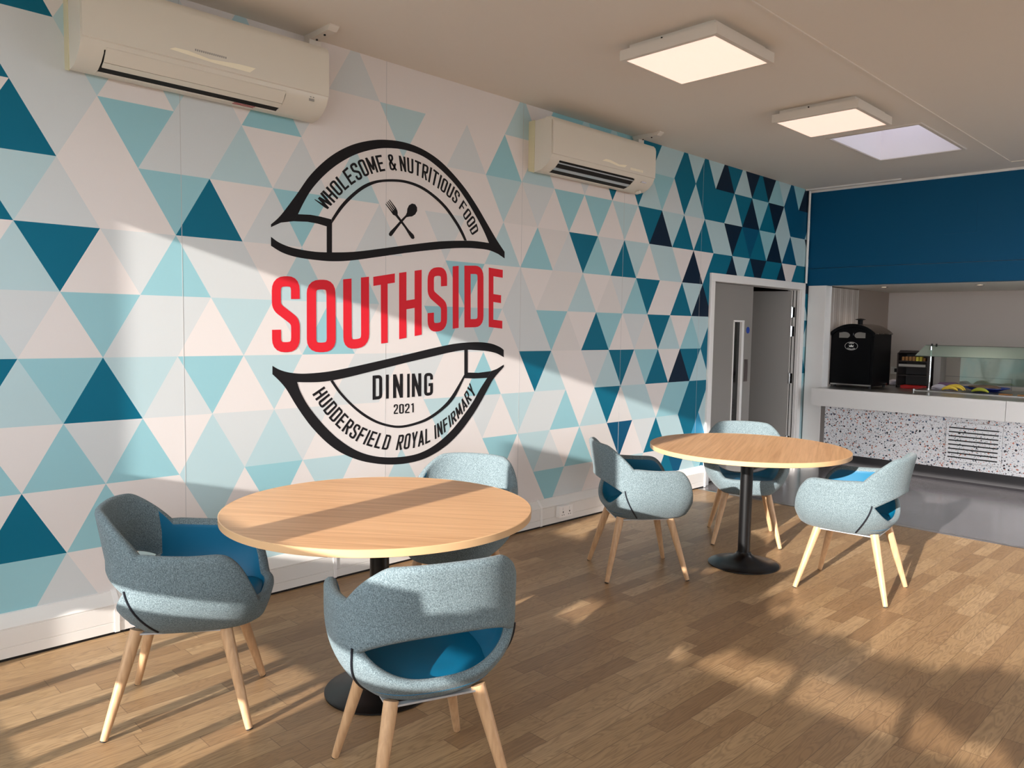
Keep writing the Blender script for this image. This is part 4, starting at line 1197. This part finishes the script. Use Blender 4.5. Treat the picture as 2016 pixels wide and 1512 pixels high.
g = MB(); g.box(1.30, 4.4, 8.60, 8.606, 0.93, 1.22); g.build('glass_screen', M['glass'], sgd)
MB().box(1.30, 4.4, 8.598, 8.608, 0.926, 0.931).build('screen_rail', M['grey_strip'], sgd)

# fruit, bags and trays on the servery
def banana(x, y, z, a, L, m, label, bend=0.9, tilt=0.0):
    pts = []; rr = []
    for i in range(13):
        t = i/12; th = (t-0.5)*bend*1.7
        R = L/(bend*1.7)
        px, pz = R*math.sin(th), R*math.cos(th)-R*math.cos(bend*0.85)
        pts.append((px, 0, pz)); rr.append(0.018*max(0.16, math.sin(math.pi*min(1, max(0, 0.06+t*0.9)))**0.5))
    b_ = MB(); b_.tube(pts, rr, n=8)
    o = b_.build('banana', m, smooth=True)
    o.location = (x, y, z); o.rotation_euler = (tilt, 0, a)
    return tag(o, label, 'banana', 'bananas on the servery counter')
banana(1.395, 8.07, 0.892, 0.06, 0.20, M['banana'], 'yellow banana at the front of the bunch on the servery', 1.0)
banana(1.400, 8.125, 0.892, 0.02, 0.20, M['banana'], 'yellow banana at the back of the bunch on the servery', 1.05)
banana(1.375, 8.01, 0.890, 0.12, 0.16, M['banana'], 'short yellow banana lying lowest in the bunch', 0.9)
banana(1.640, 8.06, 0.890, -0.15, 0.17, M['banana_green'], 'greenish banana lying alone to the right of the bunch', 0.7)
def blob(name, c, s, m, label, cat, seed, amp=0.35):
    bm = bmesh.new(); bmesh.ops.create_icosphere(bm, subdivisions=4, radius=1.0)
    rd = random.Random(seed); ks = [(Vector((rd.uniform(-5, 5), rd.uniform(-5, 5), rd.uniform(-5, 5))), rd.uniform(0, 6)) for _ in range(6)]
    for v in bm.verts:
        d = sum(math.sin(v.co.dot(k)+p) for k, p in ks)/6
        v.co = v.co*(1+amp*d); v.co = Vector((v.co.x*s[0], v.co.y*s[1], max(v.co.z, -0.75)*s[2]))
    me = bpy.data.meshes.new(name); bm.to_mesh(me); bm.free()
    o = link_mesh(name, me, m, None, True); o.location = c
    return tag(o, label, cat)
blob('bread_bag', (1.235, 8.17, 0.9), (0.085, 0.07, 0.032), M['white_bag'], 'crumpled white printed bag beside the bananas', 'bag', 3)
blob('snack_bag', (1.24, 8.46, 0.908), (0.105, 0.09, 0.040), M['purple_bag'], 'crumpled purple wrapper behind the white bag', 'bag', 8)
tr = thing('food_tray', (1.61, 8.40, 0.877), 0.05, 'shallow blue tray holding brown paper behind the bananas', 'tray')
f = MB(); f.lathe([(0.11, 0.0), (0.17, 0.024), (0.215, 0.036), (0.215, 0.041), (0.165, 0.029), (0.10, 0.006), (0.01, 0.006)], n=36); f.build('dish', M['tray_blue'], tr, smooth=True)
blob('paper_bag', (1.60, 8.40, 0.916), (0.14, 0.10, 0.026), M['paper_brown'], 'flat brown paper bag lying in the blue tray', 'bag', 12, 0.25)
for i, x in enumerate((1.82, 1.98, 2.12)):
    o = MB().box(x, x+0.11, 7.99, 8.05, 0.876, 0.888).build('ticket_holder', M['bread'], bevel=0.002)
    tag(o, 'flat brown strip label at the front edge of the hot counter', 'ticket', 'brown strips along the hot counter edge')
o = MB().bar((1.055, 7.93, 0.862), (1.055, 7.93, 0.888), 0.012, n=16).build('control_knob', M['chrome']); tag(o, 'small steel knob on the counter left of the glass guard post', 'knob')
k = thing('wall_socket', (0.33, 9.49, 1.0), 0, 'white wall socket with a plug, right of the black oven', 'socket')
MB().box(-0.06, 0.06, -0.01, 0.0, -0.045, 0.045).build('face_plate', M['gloss_white'], k); MB().box(-0.0, 0.045, -0.05, -0.01, -0.02, 0.025).build('plug', M['rubber'], k)
blob('paper_packet', (0.62, 8.62, 0.90), (0.06, 0.06, 0.035), M['white_bag'], 'small crumpled packet between the black oven and the dark cabinet', 'packet', 21)
# back-wall panel with its trim, rear worktop
wp = MB(); 
for a, b_, d, e in ((0.90, 1.60, 0.958, 0.964), (1.594, 1.60, 0.82, 0.964)): wp.box(a, b_, 9.494, 9.5, d, e)
struct(wp.build('trim_12', M['grey_strip']))
rc = thing('rear_worktop', (0, 0, 0), 0, 'steel rear worktop along the kitchen back wall', 'worktop')
MB().box(0.21, 6.4, 9.05, 9.49, 0.80, 0.83).build('worktop', M['steel'], rc); MB().box(0.21, 6.4, 9.1, 9.49, 0.0, 0.80).build('base_unit', M['kitchen_wall'], rc)
# recessed downlights in the servery soffit
for i, (x, y) in enumerate(((0.60, 8.2), (1.55, 8.18), (2.5, 8.18))):
    t = thing('downlight', (x, y, 1.977), 0, ('recessed downlight above the black oven', 'recessed downlight above the bananas', 'recessed downlight at the right end of the servery')[i], 'light', 'recessed downlights over the servery')
    b = MB(); b.lathe([(0.045, -0.003), (0.045, 0.0), (0.03, 0.0), (0.03, -0.003)], n=28); b.f = [q for q in b.f if len(q) == 4]; b.mi = [0]*len(b.f); b.build('bezel', M['steel'], t)
    MB().bar((0, 0, -0.0015), (0, 0, -0.0005), 0.029, n=24).build('lamp', mat('downlight_lamp_%d' % i, (90, 80, 70), 0.3, emit=(255, 225, 190), es=3.0), t)
    ld = bpy.data.lights.new('downlight_beam', 'SPOT'); ld.energy = 14; ld.color = (1.0, 0.86, 0.72); ld.spot_size = math.radians(130); ld.spot_blend = 0.8; ld.shadow_soft_size = 0.03
    lo_ = bpy.data.objects.new('downlight_beam', ld); COL.objects.link(lo_); lo_.location = (0, 0, -0.01); lo_.parent = t
